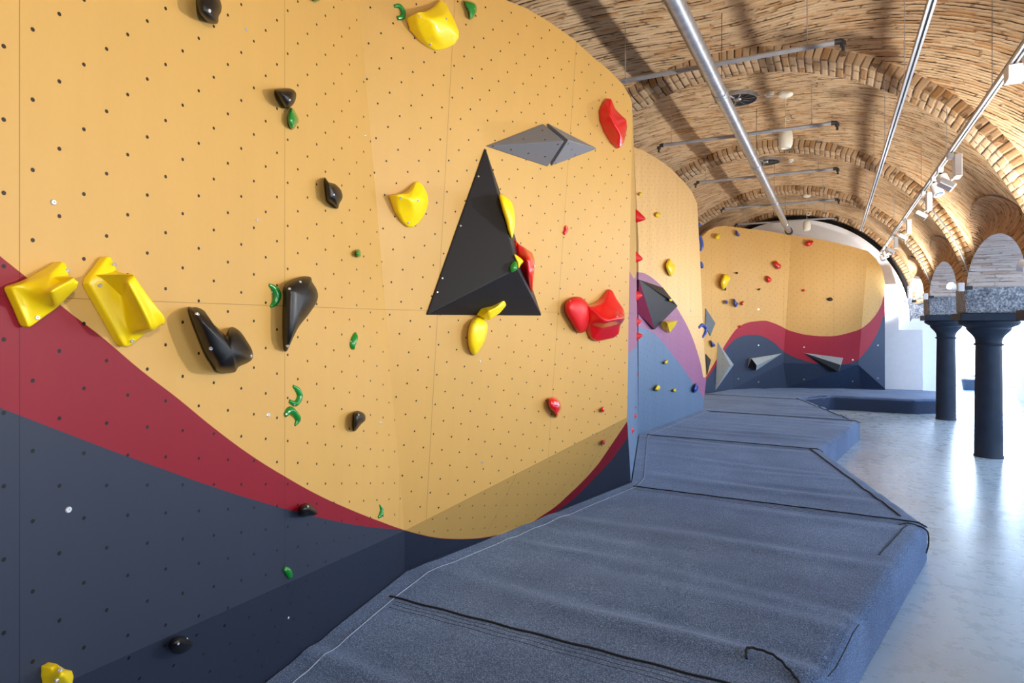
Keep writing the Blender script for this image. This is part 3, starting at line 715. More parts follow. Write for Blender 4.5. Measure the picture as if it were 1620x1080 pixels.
# --- volumes
VOL = 'climbing volume'
_, bv_tri = facets('triangle_volume', [(768,234,.01), (675,498,.01), (857,499,.01), (819,425,.30)], [(0,1,3), (1,2,3), (2,0,3)], [0,1,2], V_black,
    'big black triangular volume standing tall on the near yellow wall', VOL, seat=(760,430), bolts=((757,279),(729,357),(692,462),(700,440)), bev=.006)
facets('wedge_volume', [(770,231,.01), (860,196,.01), (867,263,.01), (893,223,.24)], [(0,2,3), (0,3,1), (1,3,2)], [0,2,1], V_grey,
    'grey wedge volume, left of the split pair above the black triangle', VOL, seat=(840,230), bev=.005)
facets('wedge_volume', [(867,195,.01), (945,235,.01), (873,262,.01), (899,221,.22)], [(0,1,3), (1,2,3), (2,0,3)], [0,1,2], V_grey,
    'grey wedge volume, right of the split pair above the black triangle', VOL, seat=(890,230), bev=.005)
facets('faceted_volume', [(1011,442,.22), (1049,455,.02), (1072,484,.03), (1036,521,.05), (1008,494,.0), (1061,474,.12)],
    [(0,5,1), (1,5,2), (0,3,2,5), (0,4,3)], [0,1,2,3,4], V_black, 'black faceted volume with a crimson side on the second wall, over its purple arc', VOL, mats=[V_black, V_purple], fm=[0,0,0,1], seat=(1040,485), bev=.004)
facets('diamond_volume', [(1117,488,.02), (1132,511,.05), (1124,531,.02), (1116,515,.02)], [(0,1,2,3)], [0,1,2,3], V_mid, 'slate grey diamond volume at left edge of far wall, above the blue hook hold', VOL, seat=(1126,510), bev=.003)
facets('pyramid_volume', [(1136,541,.01), (1161,577,.02), (1132,617,.01), (1155,577,.28)], [(0,1,3), (1,2,3), (2,0,3)], [0,1,2], V_light, 'tall pale grey pyramid volume low at the left of the far wall', VOL, seat=(1142,580), bev=.003)
facets('sliver_volume', [(1117,560,.02), (1125,569,.05), (1119,593,.02)], [(0,1,2)], [0,1,2], V_black, 'thin black sliver volume beside the pale pyramid on the far wall', VOL, seat=(1120,575), bev=.003)
facets('arrow_volume', [(1189,567,.12), (1237,559,.01), (1196,586,.10), (1183,581,.01), (1197,577.5,.26)], [(0,4,1), (4,2,1), (0,3,2,4)], [0,1,2,3], V_light,
    'pale grey dart volume with a dark blunt end on the blue-grey foot of far wall', VOL, mats=[V_light, V_black], fm=[0,0,1], seat=(1205,575), bev=.003)
facets('arrow_volume', [(1272,558,.02), (1334,566,.06), (1327,588,.10), (1313,588,.01), (1330,577,.26)], [(0,1,4), (0,4,2), (0,2,3), (1,2,4)], [0,1,2,3], V_light,
    'flat dart volume, pale above and dark below, on the crimson band of far wall', VOL, mats=[V_light, V_mid, V_black], fm=[0,1,2,0], seat=(1305,572), bev=.003)

# --- big yellow blocks left
facets('climbing_hold', [(18,455,.03), (24,452,.035), (62,441,.05), (84,430,.06), (100,413,.03), (105,416,.03), (112,435,.05), (122,437,.15), (128,445,.15), (128,452,.13), (92,487,.06), (50,518,.03), (45,516,.03), (78,461,.16), (74,458,.10), (88,484,.09), (40,470,.03)],
    [(0,1,2,14,16), (2,3,14), (3,6,14), (3,4,5,6), (14,6,7,13), (13,7,8,9,10,15), (16,14,13,15), (16,15,10,11), (0,16,11,12)], [0,1,2,3,4,5,6,7,8,9,10,11,12], P['yellow'],
    'yellow saddle-shaped hold with raised rim, leftmost of two big blocks by the crimson swoop', HOLD, seat=(75,462), bolts=((41,461),(59,502),(107,428)), bev=.012, smooth=True, partname='grip')
facets('climbing_hold', [(141,449,.03), (144,440,.03), (170,406,.03), (175,405,.03), (180,412,.04), (187,428,.06), (203,432,.12), (212,433,.17), (217,437,.17), (268,507,.15), (266,512,.14), (247,523,.12), (233,527,.07), (205,549,.03), (196,547,.03), (201,448,.18), (242,519,.17), (172,440,.05), (190,445,.055), (198,500,.05), (186,500,.04), (205,528,.05)],
    [(0,1,17,20), (1,2,3,4,17), (4,5,18,17), (5,6,18), (6,7,8,15), (6,15,18), (15,8,9,10,11,16), (18,15,16,19), (17,18,19,20), (19,16,21), (20,19,21), (16,11,12,21), (21,12,13), (20,21,13,14), (0,20,14)], [0,1,2,3,4,5,6,7,8,9,10,11,12,13,14], P['yellow'],
    'long yellow chute-shaped hold with a raised right bank, right of the saddle-shaped one', HOLD, seat=(205,478), bolts=((158,451),(209,539),(181,418)), bev=.014, smooth=True, partname='grip')

# --- black holds
hold('black', [(298,489),(304,486),(312,486),(324,492),(330,505),(344,518),(358,531),(362,522),(368,517),(380,524),(392,541),(399,554),(400,566),(393,573),(378,580),(370,589),(345,588),(337,577),(325,558),(314,532)], .13, 'long black hold with a raised hump at its lower right end, low on yellow wall', peak=(368,557), bolts=((312,497),(334,551),(397,563)), rb=.007)
hold('black', [(451,450),(474,438),(491,438),(494,446),(502,460),(502,475),(490,495),(474,515),(466,530),(459,545),(453,556),(449,546),(448,520),(448,495),(449,470)], .10, 'black pear-shaped hold tapering downward, its flat side to the left', peak=(482,470), bolts=((458,457),(475,446),(455,547)), rb=.006)
hold('black', [(314,-10),(340,-12),(350,6),(350,18),(346,26),(345,36),(338,38),(328,34),(316,22),(312,8)], .09, 'black bulbous hold cut by the top edge of the photo', peak=(331,16), bolts=((331,17),), rb=.006)
hold('black', [(435,142),(445,140),(460,140),(468,146),(468,156),(464,165),(454,172),(447,165),(441,155)], .09, 'black snout-shaped hold touching the green one high on the near wall', peak=(459,155), bolts=((458,158),), rb=.005)
hold('black', [(514,281),(520,288),(530,291),(539,300),(542,312),(537,322),(534,330),(526,323),(518,316),(516,302)], .08, 'black leaf-shaped hold with pointed ends, between two black and yellow holds mid wall', peak=(530,308), bolts=((528,308),), rb=.005)
hold('black', [(561,652),(568,650),(577,655),(578,664),(571,671),(564,680),(560,681),(559,668)], .07, 'small black thorn hold on yellow low right of the paired green holds', peak=(567,660), bolts=((567,656),), rb=.005)
hold('black', [(475,802),(484,796),(492,798),(502,808),(500,814),(488,815),(480,817),(474,813)], .07, 'small black beak hold on the crimson swoop', peak=(486,804), bolts=((487,801),), rb=.005)
hold('black', [(269,1017),(279,1007),(292,1007),(304,1016),(305,1021),(298,1028),(286,1034),(274,1032),(268,1025)], .06, 'round black knob on the dark undercut strip at bottom left', peak=(284,1018), bolts=((282,1018),(296,1010)), rb=.004)
# --- green holds
crescent('green', [(425,450),(432,456),(436,466),(434,478),(427,485)], [2,6,8,6,2], 'green crescent hold just left of the black pear-shaped hold', bolts=((430,462),))
crescent('green', [(463,610),(470,617),(473,627),(467,638),(457,634)], [2,5,5.5,5,3], 'upper of two touching green claw holds on the lower near wall', bolts=((466,640),))
crescent('green', [(450,657),(457,649),(465,654),(470,663),(466,673)], [4,6.5,6,5.5,2], 'lower of two touching green claw holds on the lower near wall', bolts=((453,655),))
hold('green', [(461,170),(467,176),(473,190),(469,198),(464,205),(458,201),(455,190),(456,178)], .045, 'green kite-shaped hold directly below a black snout-shaped hold', bolts=((463,177),(464,199)), rb=.003)
crescent('green', [(623,10),(631,10),(637,18),(636,27),(628,29)], [2,4,4.5,4.5,3], 'green hook-shaped hold left of the yellow bowl hold at the top')
hold('green', [(734,2),(744,2),(753,7),(754,18),(750,27),(743,31),(741,20)], .05, 'green half-moon hold right of the yellow bowl hold at the top', bolts=((751,14),), rb=.003)
hold('green', [(494,-8),(508,-8),(507,0),(501,3),(496,1)], .04, 'green hold barely showing at the top edge of the photo')
hold('green', [(563,397),(568,394),(571,398),(571,405),(567,407),(563,404)], .04, 'tiny green hold near the crease of the near wall, left of the black triangle')
crescent('green', [(562,526),(560,533),(556,545),(559,551)], [2,6,6,3], 'green jug hold right of and below the black pear-shaped hold', bolts=((555,540),))
crescent('green', [(600,798),(603,806),(601,814),(598,818)], [1,3.5,4.5,2], 'slim green hold at the bottom tip of the yellow area by the wall crease')
crescent('green', [(448,899),(454,903),(458,911),(458,915)], [4,6,5,2], 'bright green bean hold on the dark foot of the near wall', bolts=((452,901),))
hold('green', [(807,418),(812,413),(817,414),(819,424),(815,429),(809,431),(806,427)], .045, 'shiny green hold on the black triangle beside its ridge', plane=hit(812,423,[bv_tri])[:2])
# --- yellow holds
facets('climbing_hold', [(657,23,.10),(662,19,.12),(676,17,.10),(690,9,.06),(697,0,.02),(704,3,.02),(711,14,.05),(719,30,.06),(727,50,.06),(727,60,.05),(720,70,.03),(705,77,.02),(690,79,.02),(680,73,.03),(670,60,.06),(661,42,.09),(684,31,.16),(700,26,.14),(716,42,.11),(690,58,.11)],
    [(0,1,2,16),(2,3,17,16),(3,4,5,6,17),(6,7,18,17),(7,8,9,18),(18,9,10,11,19),(19,11,12,13,14),(19,14,15,16),(15,0,16),(16,17,18,19)], list(range(16)), P['yellow'],
    'big yellow bowl-shaped hold at the top edge between two green holds', HOLD, seat=(694,45), bolts=((664,25),(706,30),(681,70)), bev=.02, smooth=True, partname='grip')
facets('climbing_hold', [(626,308,.08),(632,307,.09),(646,306,.08),(654,298,.05),(658,288,.02),(663,287,.02),(671,294,.03),(677,308,.04),(679,322,.04),(674,337,.03),(665,350,.02),(655,359,.02),(646,359,.02),(638,350,.03),(630,334,.05),(650,315,.12),(664,312,.10),(655,338,.07)],
    [(0,1,2,15),(2,3,4,15),(4,5,6,16,15),(6,7,8,16),(8,9,17,16),(9,10,11,12,17),(12,13,14,17),(14,0,15,17),(15,16,17)], list(range(15)), P['yellow'],
    'yellow heart-like scoop hold mid wall, left of the black triangle', HOLD, seat=(652,325), bolts=((661,317),(634,313),(646,352)), bev=.016, smooth=True, partname='grip')
ptri = hit(840, 400); 
hold('yellow', [(790,307),(803,312),(812,325),(815,345),(814,362),(810,377),(805,370),(800,350),(794,330)], .14, 'yellow leaf hold along the right flank of the black triangle', peak=(806,345), prof=[(0,0),(.02,.5),(.12,.8),(.4,.97)], plane=(ptri[0] + ptri[1]*.12, ptri[1]))
hold('yellow', [(813,402),(821,406),(828,413),(824,419),(820,425),(817,416)], .06, 'small yellow wedge hold above the green one on the triangle ridge', plane=(ptri[0] + ptri[1]*.24, ptri[1]))
facets('climbing_hold', [(766,488,.08),(787,485,.12),(803,469,.10),(803,483,.08),(792,495,.08),(776,507,.08),(765,500,.08),(774,492,.15)], [(0,7,6),(0,1,7),(1,2,3,7),(7,3,4,5),(6,7,5)], [0,1,2,3,4,5,6], P['yellow'],
    'yellow horn hold at the bottom edge of the black triangle', HOLD, seat=(780,505), bev=.006, smooth=True)
hold('yellow', [(757,501),(768,507),(772,517),(768,537),(760,552),(751,562),(744,556),(740,540),(741,520),(747,506)], .09, 'yellow teardrop hold hanging just below the black triangle', peak=(756,522), bolts=((752,510),), rb=.004)
facets('climbing_hold', [(78,1072,.03),(82,1056,.04),(90,1049,.03),(96,1053,.04),(108,1060,.06),(115,1060,.05),(119,1070,.05),(115,1088,.04),(80,1088,.03),(98,1066,.09)], [(0,1,2,9),(2,3,9),(3,4,9),(4,5,6,9),(6,7,9),(7,8,9),(8,0,9)], list(range(9)), P['yellow'],
    'yellow horned hold at the very bottom left corner of the photo', HOLD, seat=(98,1070), bolts=((95,1060),(90,1076)), bev=.006, smooth=True, partname='grip', rb=.005)
# --- red holds on the near wall
facets('climbing_hold', [(962,155,.03),(968,156,.03),(974,171,.05),(984,181,.06),(992,189,.07),(994,200,.07),(990,219,.05),(985,231,.03),(980,235,.03),(972,226,.04),(963,208,.05),(956,190,.05),(953,175,.04),(957,162,.03),(964,178,.10),(975,200,.13),(982,212,.12)],
    [(0,1,14,13),(1,2,14),(2,3,15,14),(3,4,5,15),(5,6,16,15),(6,7,8,16),(8,9,16),(9,10,15,16),(10,11,14,15),(11,12,13,14)], list(range(14)), P['red'],
    'glossy red flame-shaped hold at the upper right corner of near wall', HOLD, seat=(975,196), bolts=((981,226),), bev=.01, smooth=True, partname='grip')
hold('matte red', [(893,484),(898,474),(910,469),(922,472),(932,484),(935,505),(931,518),(922,526),(912,524),(902,508),(895,496)], .10, 'matte red rounded hold, left of the touching red pair', peak=(920,492), bolts=((902,476),), rb=.005)
facets('climbing_hold', [(932,483,.08),(936,485,.09),(950,481,.09),(958,474,.07),(965,457,.03),(970,460,.04),(977,473,.06),(989,490,.10),(990,504,.10),(984,513,.09),(980,528,.05),(972,535,.03),(945,540,.03),(938,536,.04),(932,512,.07),(960,508,.20),(984,503,.20),(972,490,.12),(950,520,.10)],
    [(0,1,15,14),(1,2,3,17,15),(3,4,5,6,17),(6,7,17),(7,8,16,17),(17,16,15),(15,16,9,18),(8,9,16),(9,10,11,18),(18,11,12,13),(14,15,18),(14,18,13)], list(range(15)), P['red'],
    'glossy red spiky hold, right of the touching red pair', HOLD, seat=(962,500), bolts=((976,501),), bev=.012, smooth=True, partname='grip')
facets('climbing_hold', [(815,378,.10),(820,383,.12),(832,391,.14),(843,399,.16),(848,410,.18),(848,425,.20),(845,445,.16),(843,468,.08),(838,460,.10),(828,435,.16),(822,412,.20),(815,396,.12),(836,408,.27),(836,430,.26)],
    [(0,1,11),(1,2,12,10),(1,10,11),(2,3,4,12),(4,5,13,12),(5,6,13),(6,7,8,13),(8,9,13),(9,10,12,13)], list(range(12)), P['red'],
    'glossy red shell hold wrapped behind the right flank of the black triangle', HOLD, seat=(862,420), bolts=((845,421),), bev=.01, smooth=True, partname='grip')
crescent('red', [(893,358),(895,363),(891,370)], [3,4,3], 'tiny red bean hold right of the black triangle')
hold('red', [(868,630),(878,628),(885,634),(888,645),(884,654),(881,660),(876,652),(868,644)], .08, 'red tooth-shaped hold low on yellow under the touching red pair', bolts=((873,638),), rb=.004)
hold('red', [(951,646),(955,643),(957,648),(955,652),(951,651)], .04, 'tiny red knob above the folded lower strip of the near wall')
hold('red', [(952,699),(957,695),(958,700),(955,704),(952,702)], .04, 'tiny red knob on the folded lower strip of the near wall')
# --- red holds on the end return, seen from the side
hd = [(1005, 329, 347, 1020, 352, 'large red beak hold, topmost on the narrow end panel'), (1004, 395, 410, 1016, 416, 'red beak hold second from the top on the narrow end panel'),
      (1003, 457, 467, 1015, 480, 'red beak hold level with the top of the purple arc on the end panel'), (1004, 500, 508, 1014, 519, 'red rounded hold just above a red beak, beside the purple arc on end panel'),
      (1003, 524, 530, 1016, 543, 'red beak hold at the lower limit of purple on the end panel'), (1004, 571, 575, 1008, 579, 'tiny red stud on pale blue, upper of a close pair on the end panel'),
      (1006, 588, 592, 1011, 598, 'small red stud on pale blue, lower of a close pair on the end panel'), (1003.5, 641, 644, 1007, 648, 'tiny red stud above two larger studs near the foot of end panel'),
      (1003, 652, 657, 1008, 664, 'small red stud, middle of three near the foot of end panel'), (1000, 673, 680, 1004, 687, 'red half-round stud, lowest on the end panel')]
for x0, ya, ym, x1, yb, lab in hd:
    h = hit(x0 - 1.0, ym) or hit(x0, ym)
    p0 = h[0]; n = nRet; d = (p0 - CAM).dot(FW); sc = d/F
    hh = (x1 - x0)*sc*1.15; rz = (yb - ya)/2*sc
    bm = bmesh.new(); ax = Vector((0, 0, 1)); ay = n.cross(ax).normalized(); rings = []
    cz = ((ya + yb)/2 - ym)*sc
    for t, k in ((0, 1), (.25, .86), (.5, .62), (.75, .36), (.93, .18)):
        zc = -cz + (cz - 0)*0 ; zoff = (-cz)*(1 - t) + (rz*.15)*t if False else (-cz)*(1 - t)
        rings.append([bm.verts.new(p0 + n*(hh*t - .008*(t == 0)) + ax*(zoff + rz*k*math.sin(a)) + ay*(rz*.6*k*math.cos(a))) for a in [2*math.pi*i/14 for i in range(14)]])
    for a, b in zip(rings, rings[1:]):
        for i in range(14): bm.faces.new((a[i], a[(i+1) % 14], b[(i+1) % 14], b[i]))
    tip = bm.verts.new(p0 + n*hh)
    for i in range(14): bm.faces.new((rings[-1][i], rings[-1][(i+1) % 14], tip))
    bm.faces.new(rings[0][::-1]); tag(bm_obj('climbing_hold', bm, P['matte red'], None, smooth=True), lab, HOLD, 'red holds on the narrow end panel of the near wall')
# --- second wall
hold('yellow', [(1059,409),(1064,415),(1069,421),(1067,430),(1061,437),(1056,430),(1053,419)], .10, 'yellow leaf-shaped hold on the cream part of second wall', k=3)
hold('yellow', [(1037,339),(1041,335),(1045,339),(1043,344),(1038,343)], .06, 'small yellow knob high on the second wall', k=3)
hold('yellow', [(1011,306),(1014,304),(1016,307),(1014,310),(1011,309)], .05, 'tiny yellow knob, highest on the second wall', k=3)
facets('climbing_hold', [(1052,508,.08),(1072,507,.10),(1069,514,.08),(1060,526,.05),(1054,520,.06),(1056,512,.16)], [(0,1,5),(1,2,5),(2,3,5),(3,4,5),(4,0,5)], [0,1,2,3,4], P['yellow'], 'yellow triangular hold under the black faceted volume', HOLD, seat=(1060,515), bev=.005)
pv = hit(1060, 476); hold('yellow', [(1058,474),(1061,472),(1064,474),(1062,477),(1059,476)], .04, 'tiny yellow knob on the black faceted volume', plane=(pv[0] + pv[1]*.11, pv[1]), k=3)
hold('yellow', [(1051,572),(1056,569),(1057,573),(1054,576),(1051,575)], .06, 'small yellow stud high on the blue-grey foot of second wall', k=3)
hold('yellow', [(1037,613),(1041,608),(1045,613),(1041,618),(1036,617)], .08, 'yellow stud on blue-grey foot of second wall, left of two level ones', k=3)
hold('yellow', [(1065,616),(1068,614),(1070,617),(1068,620),(1065,619)], .06, 'small yellow stud on blue-grey foot of second wall, right of two level ones', k=3)
hold('blue', [(1101,606),(1105,611),(1104,617),(1099,621),(1097,616)], .08, 'blue diamond hold at lower right of the second wall', k=3, bolts=((1101,614),), rb=.007)
# --- blue holds at the far edge of the second wall and the far wall's left facet
def far(color, ol, h, lab, **kw): return hold(color, ol, h, lab, k=3, **kw)
bp = (D(1112, 500, 13.0), Vector((.75, -.66, 0)).normalized())
crescent('blue', [(1106,372),(1109,381),(1110,390),(1108,397)], [2.5,3,3,1.5], 'long curved blue hold peeking out at the upper edge of second wall', plane=bp)
crescent('blue', [(1105,353),(1107,357)], [2.5,2.5], 'small blue hold, topmost peeking out past the second wall', plane=bp)
crescent('blue', [(1108,414),(1110,420),(1111,424)], [2,3,2.5], 'short blue hold under the long curved one at the second wall edge', plane=bp)
crescent('blue', [(1105,518),(1110,514),(1115,518),(1115,526),(1111,533)], [2,3,3,3,2], 'blue hook-shaped hold beside the slate diamond volume')
far('blue', [(1124,538),(1129,542),(1132,546),(1128,549),(1126,545)], .08, 'blue drop hold below the blue hook, above pale pyramid')
far('yellow', [(1132,373),(1136,370),(1140,372),(1138,377),(1135,379),(1132,376)], .08, 'small yellow hold near the top left of the far wall')
far('blue', [(1165,364),(1169,369),(1171,372),(1168,374),(1165,372)], .07, 'blue drop hold near the top of the far wall')
far('yellow', [(1147,433),(1155,438),(1154,444),(1148,454),(1143,457),(1140,448),(1143,439)], .14, 'large yellow ear-shaped hold on the left of far wall')
far('black', [(1165,430),(1168,431),(1167,433),(1165,433)], .05, 'tiny dark knob right of the yellow ear-shaped hold')
far('black', [(1146,457),(1149,455),(1149,458),(1147,460)], .05, 'tiny dark knob under the yellow ear-shaped hold')
far('black', [(1199,457),(1203,456),(1202,459),(1200,459)], .05, 'tiny dark knob below the two red holds on the far wall')
far('red', [(1222,416),(1228,412),(1232,416),(1236,419),(1235,424),(1230,426),(1226,421)], .12, 'red bone-shaped hold, larger of two on the middle of far wall')
far('red', [(1213,436),(1217,437),(1221,441),(1220,445),(1215,447),(1212,442)], .10, 'red rounded hold, smaller of two on the middle of far wall')
far('red', [(1274,383),(1280,380),(1287,381),(1285,386),(1279,390),(1273,388)], .12, 'red rounded hold at the top of the far wall right of its crease')
far('red', [(1269,459),(1272,457),(1274,460),(1270,461)], .05, 'tiny red hold on the central panel of the far wall')
far('black', [(1308,473),(1314,470),(1318,474),(1313,476)], .08, 'small black hold with a bolt on the central panel of far wall', bolts=((1313,473),), rb=.008)
far('blue', [(1147,475),(1150,475),(1152,478),(1150,481),(1148,479)], .06, 'small blue hold, leftmost of the row above the far crimson arch')
far('blue', [(1162,472),(1165,477),(1168,480),(1165,486),(1162,483),(1161,478)], .08, 'blue leaf hold, middle of the row above the far crimson arch')
far('red', [(1172,479),(1175,476),(1177,477),(1175,480),(1176,482),(1173,483)], .07, 'small red curl hold, rightmost of the row above the far crimson arch')
far('red', [(1168,515),(1171,514),(1173,516),(1171,518),(1168,517)], .05, 'small red knob on the top of the far crimson arch')
# --- pale bolt washers set in the walls (parts of their wall)
for px, py, r, wl in ((84,320,.008,wall1), (108,806,.009,wall1), (424,656,.009,wall1), (456,977,.006,wall1), (389,47,.006,wall1), (578,215,.006,wall1), (406,348,.006,wall1), (602,668,.008,wall1), (759,571,.008,wall1), (763,731,.008,wall1),
                   (1092,492,.02,wall2), (1200,489,.022,wallb), (1200,546,.02,wallb), (1168,599,.018,wallb), (1200,604,.018,wallb), (1272,549,.018,wallb), (1349,569,.02,wallb), (1272,600,.018,wallb), (1349,603,.018,wallb), (1389,546,.018,wallb), (1389,598,.018,wallb)):
    h = hit(px, py); bm = bmesh.new(); lathe(bm, [(r, -.003), (r, .002), (r*.8, .004), (r*.35, .004), (r*.3, .001)], h[0], 14, axis=h[1]); bm_obj('bolt_washer', bm, M_steel, wl)

# ------------------------------------------------------------------ columns
for i, y in enumerate(CY[:-1]):
    lab = ['dark iron column behind the camera, outside the photo', 'dark iron column beside the camera, outside the photo at right', 'dark iron column just past the right edge of the photo',
           'nearer and thicker of the two dark iron columns in view', 'farther of the two dark iron columns, beside the far crash mat'][i]
    c = empty('cast_iron_column', (1.93, y, 0), lab, 'column', 'row of dark columns between vault and aisle')
    prof = [(.172,0),(.172,.02),(.164,.03),(.163,.3),(.158,.9),(.149,1.55),(.168,1.556),(.176,1.566),(.168,1.578),(.151,1.585),(.152,1.615),(.160,1.65),(.182,1.69),(.222,1.735),(.248,1.765),(.257,1.785),(.257,1.805),(.275,1.812),(.31,1.83),(.34,1.85),(.352,1.872),(.352,1.892),(.33,1.898)]
    k1 = [p for p in prof if p[1] <= 1.56]; k2 = [p for p in prof if p[1] >= 1.556]
    bm = bmesh.new(); lathe(bm, k1, (1.93, y, 0), 40); bm_obj('shaft', bm, M_iron, c, smooth=True)
    bm = bmesh.new(); lathe(bm, k2, (1.93, y, 0), 40); o = bm_obj('capital', bm, M_iron, c, smooth=True)
    for p in o.data.polygons: p.use_smooth = True
    bm = bmesh.new(); box(bm, 1.55, 2.36, y-.40, y+.40, 1.898, 2.0); bevel(bm_obj('abacus', bm, M_iron, c), .01)

# uplights on the imposts
for i, (x, y) in enumerate(((1.46, 6.75), (1.46, 10.35), (1.46, 14.0), (1.46, 16.8))):
    lab = ['uplight on the stone block right of the photo frame', 'glaring uplight on the stone block above the nearer dark column', 'glaring uplight on the stone block above the farther dark column', 'glaring uplight on the white end wall beside the far climbing wall'][i]
    c = empty('wall_uplight', (x, y, 2.3), lab, 'lamp', 'uplights shining onto the vault')
    bm = bmesh.new(); box(bm, x+.06, x+.13, y-.03, y+.05, 2.30, 2.42); bevel(bm_obj('housing', bm, M_lampw, c), .01)
    bm = bmesh.new(); box(bm, x+.14, x+.22, y-.02, y+.04, 2.32, 2.37); bm_obj('bracket', bm, M_fit, c)
    ax = Vector((-.75, -.55 if i else .5, .35)).normalized(); cc = Vector((x-.02, y-.03, 2.37))
    bm = bmesh.new(); lathe(bm, [(.03, -.05), (.05, -.03), (.055, .02), (.05, .021)], cc, 20, axis=ax); bm_obj('lamp_head', bm, M_lampw, c, smooth=False)
    bm = bmesh.new(); lathe(bm, [(.048, .018), (.048, .024), (.03, .03)], cc, 20, axis=ax); bm_obj('lens', bm, M_lit if i else M_glass, c)
    if 6 < y < 17.5:   # conduit climbing the rib
        bm = bmesh.new(); pts = []
        for k in range(9):
            a = .17 + .55*k/8; pts.append((XC + (RR-.02)*math.cos(a), y+.15 - (.0), ZC + (RR-.02)*math.sin(a)))
        if i in (1, 2): tube(bm, pts, .012, 8); bm_obj('conduit', bm, M_zinc, c)

# ------------------------------------------------------------------ ceiling services
o = empty('ventilation_pipe', (-.92, 8, 4.0), 'thick galvanised pipe running lengthwise under the vault', 'pipe')
bm = bmesh.new(); tube(bm, [(-.925, -2.0, 4.0), (-.925, 15.9, 4.0)], .062, 24); bm_obj('tube', bm, M_zinc, o, smooth=True)
for y in (1.2, 3.4, 5.95, 8.9, 11.8, 14.6):
    bm = bmesh.new(); lathe(bm, [(.066, -.045), (.071, -.04), (.071, -.03), (.066, -.026), (.066, .026), (.071, .03), (.071, .04), (.066, .045)], (-.925, y, 4.0), 24, axis=(0,1,0)); bm_obj('coupling', bm, M_zinc, o)
    zt = ZC + math.sqrt(RW**2 - (.075)**2)
    bm = bmesh.new(); tube(bm, [(-.925, y+.1, 4.06), (-.925, y+.1, zt+.04)], .003, 6); bm_obj('hanger_rod', bm, M_fit, o)
bm = bmesh.new(); lathe(bm, [(.085, -.12), (.085, .1), (.07, .12)], (-.925, 15.95, 4.0), 24, axis=(0,1,0)); bm_obj('end_cap', bm, M_fit, o)
rows = [(5.65, -1.85, .03, 4.15, 'thin cross pipe nearest the camera, under the nearest visible rib'), (7.95, -1.95, 0, 4.15, 'thin cross pipe passing behind the pendant and thick pipe'), (10.35, -1.95, .02, 4.15, 'thin cross pipe just before the second visible rib'),
        (13.0, -1.95, .05, 4.15, 'thin cross pipe before the third rib'), (15.3, -2.0, .05, 4.15, 'thin cross pipe farthest back near the white arched end')]
for y, x0, x1, z, lab in rows:
    o = empty('cross_pipe', (x0, y, z), lab, 'pipe', 'cross pipes hung under the vault')
    bm = bmesh.new(); tube(bm, [(x0, y, z), (x1, y, z)], .021, 14); bm_obj('tube', bm, M_pipe, o, smooth=True)
    for x, s in ((x0, -1), (x1, 1)):
        bm = bmesh.new(); tube(bm, [(x-.02*s, y, z), (x+.025*s, y, z-.001), (x+.04*s, y, z-.015), (x+.042*s, y, z-.045)], .025, 10); tube(bm, [(x+.042*s, y, z-.04), (x+.042*s, y, z-.085)], [.010, .015], 8); bm_obj('nozzle', bm, M_fit, o)
    for x in (x0+.12, x1-.22):
        zt = ZC + math.sqrt(RW**2 - (x - XC)**2)
        bm = bmesh.new(); tube(bm, [(x, y, z+.02), (x, y, zt+.05)], .004, 6); lathe(bm, [(.026, -.012), (.026, .012)], (x, y, z), 12, axis=(1,0,0)); bm_obj('hanger_rod', bm, M_pipe, o)
# tracks
def track(x, z, y0, y1, lab):
    o = empty('lighting_track', (x, (y0+y1)/2, z), lab, 'lighting track')
    bm = bmesh.new(); box(bm, x-.018, x-.006, y0, y1, z-.012, z+.02); box(bm, x+.006, x+.018, y0, y1, z-.012, z+.02); box(bm, x-.018, x+.018, y0, y1, z+.012, z+.022); bm_obj('rail', bm, M_track, o)
    bm = bmesh.new(); box(bm, x-.006, x+.006, y0, y1, z-.006, z+.012); bm_obj('slot', bm, M_slot, o)
    y = y0 + 1.2
    while y < y1:
        zt = ZC + math.sqrt(RW**2 - (x - XC)**2); bm = bmesh.new(); tube(bm, [(x, y, z+.02), (x, y, zt+.04)], .0025, 6); bm_obj('suspension_wire', bm, M_zinc, o); y += 1.84
    return o
track(.44, 3.5, 0.2, 12.6, 'slim lighting track without lamps, between thick pipe and lamp track')
track(.93, 3.4, 0.2, 15.9, 'lighting track carrying white spot lamps along the right side')
for yy in (.9, 2.6):   # unseen spots added at the track's near end, to light the wall from above
    spot('track_spot', (.93, yy, 3.2), (-2.4, yy + .6, 1.4), 30, NEUT, 115, .9, .08)
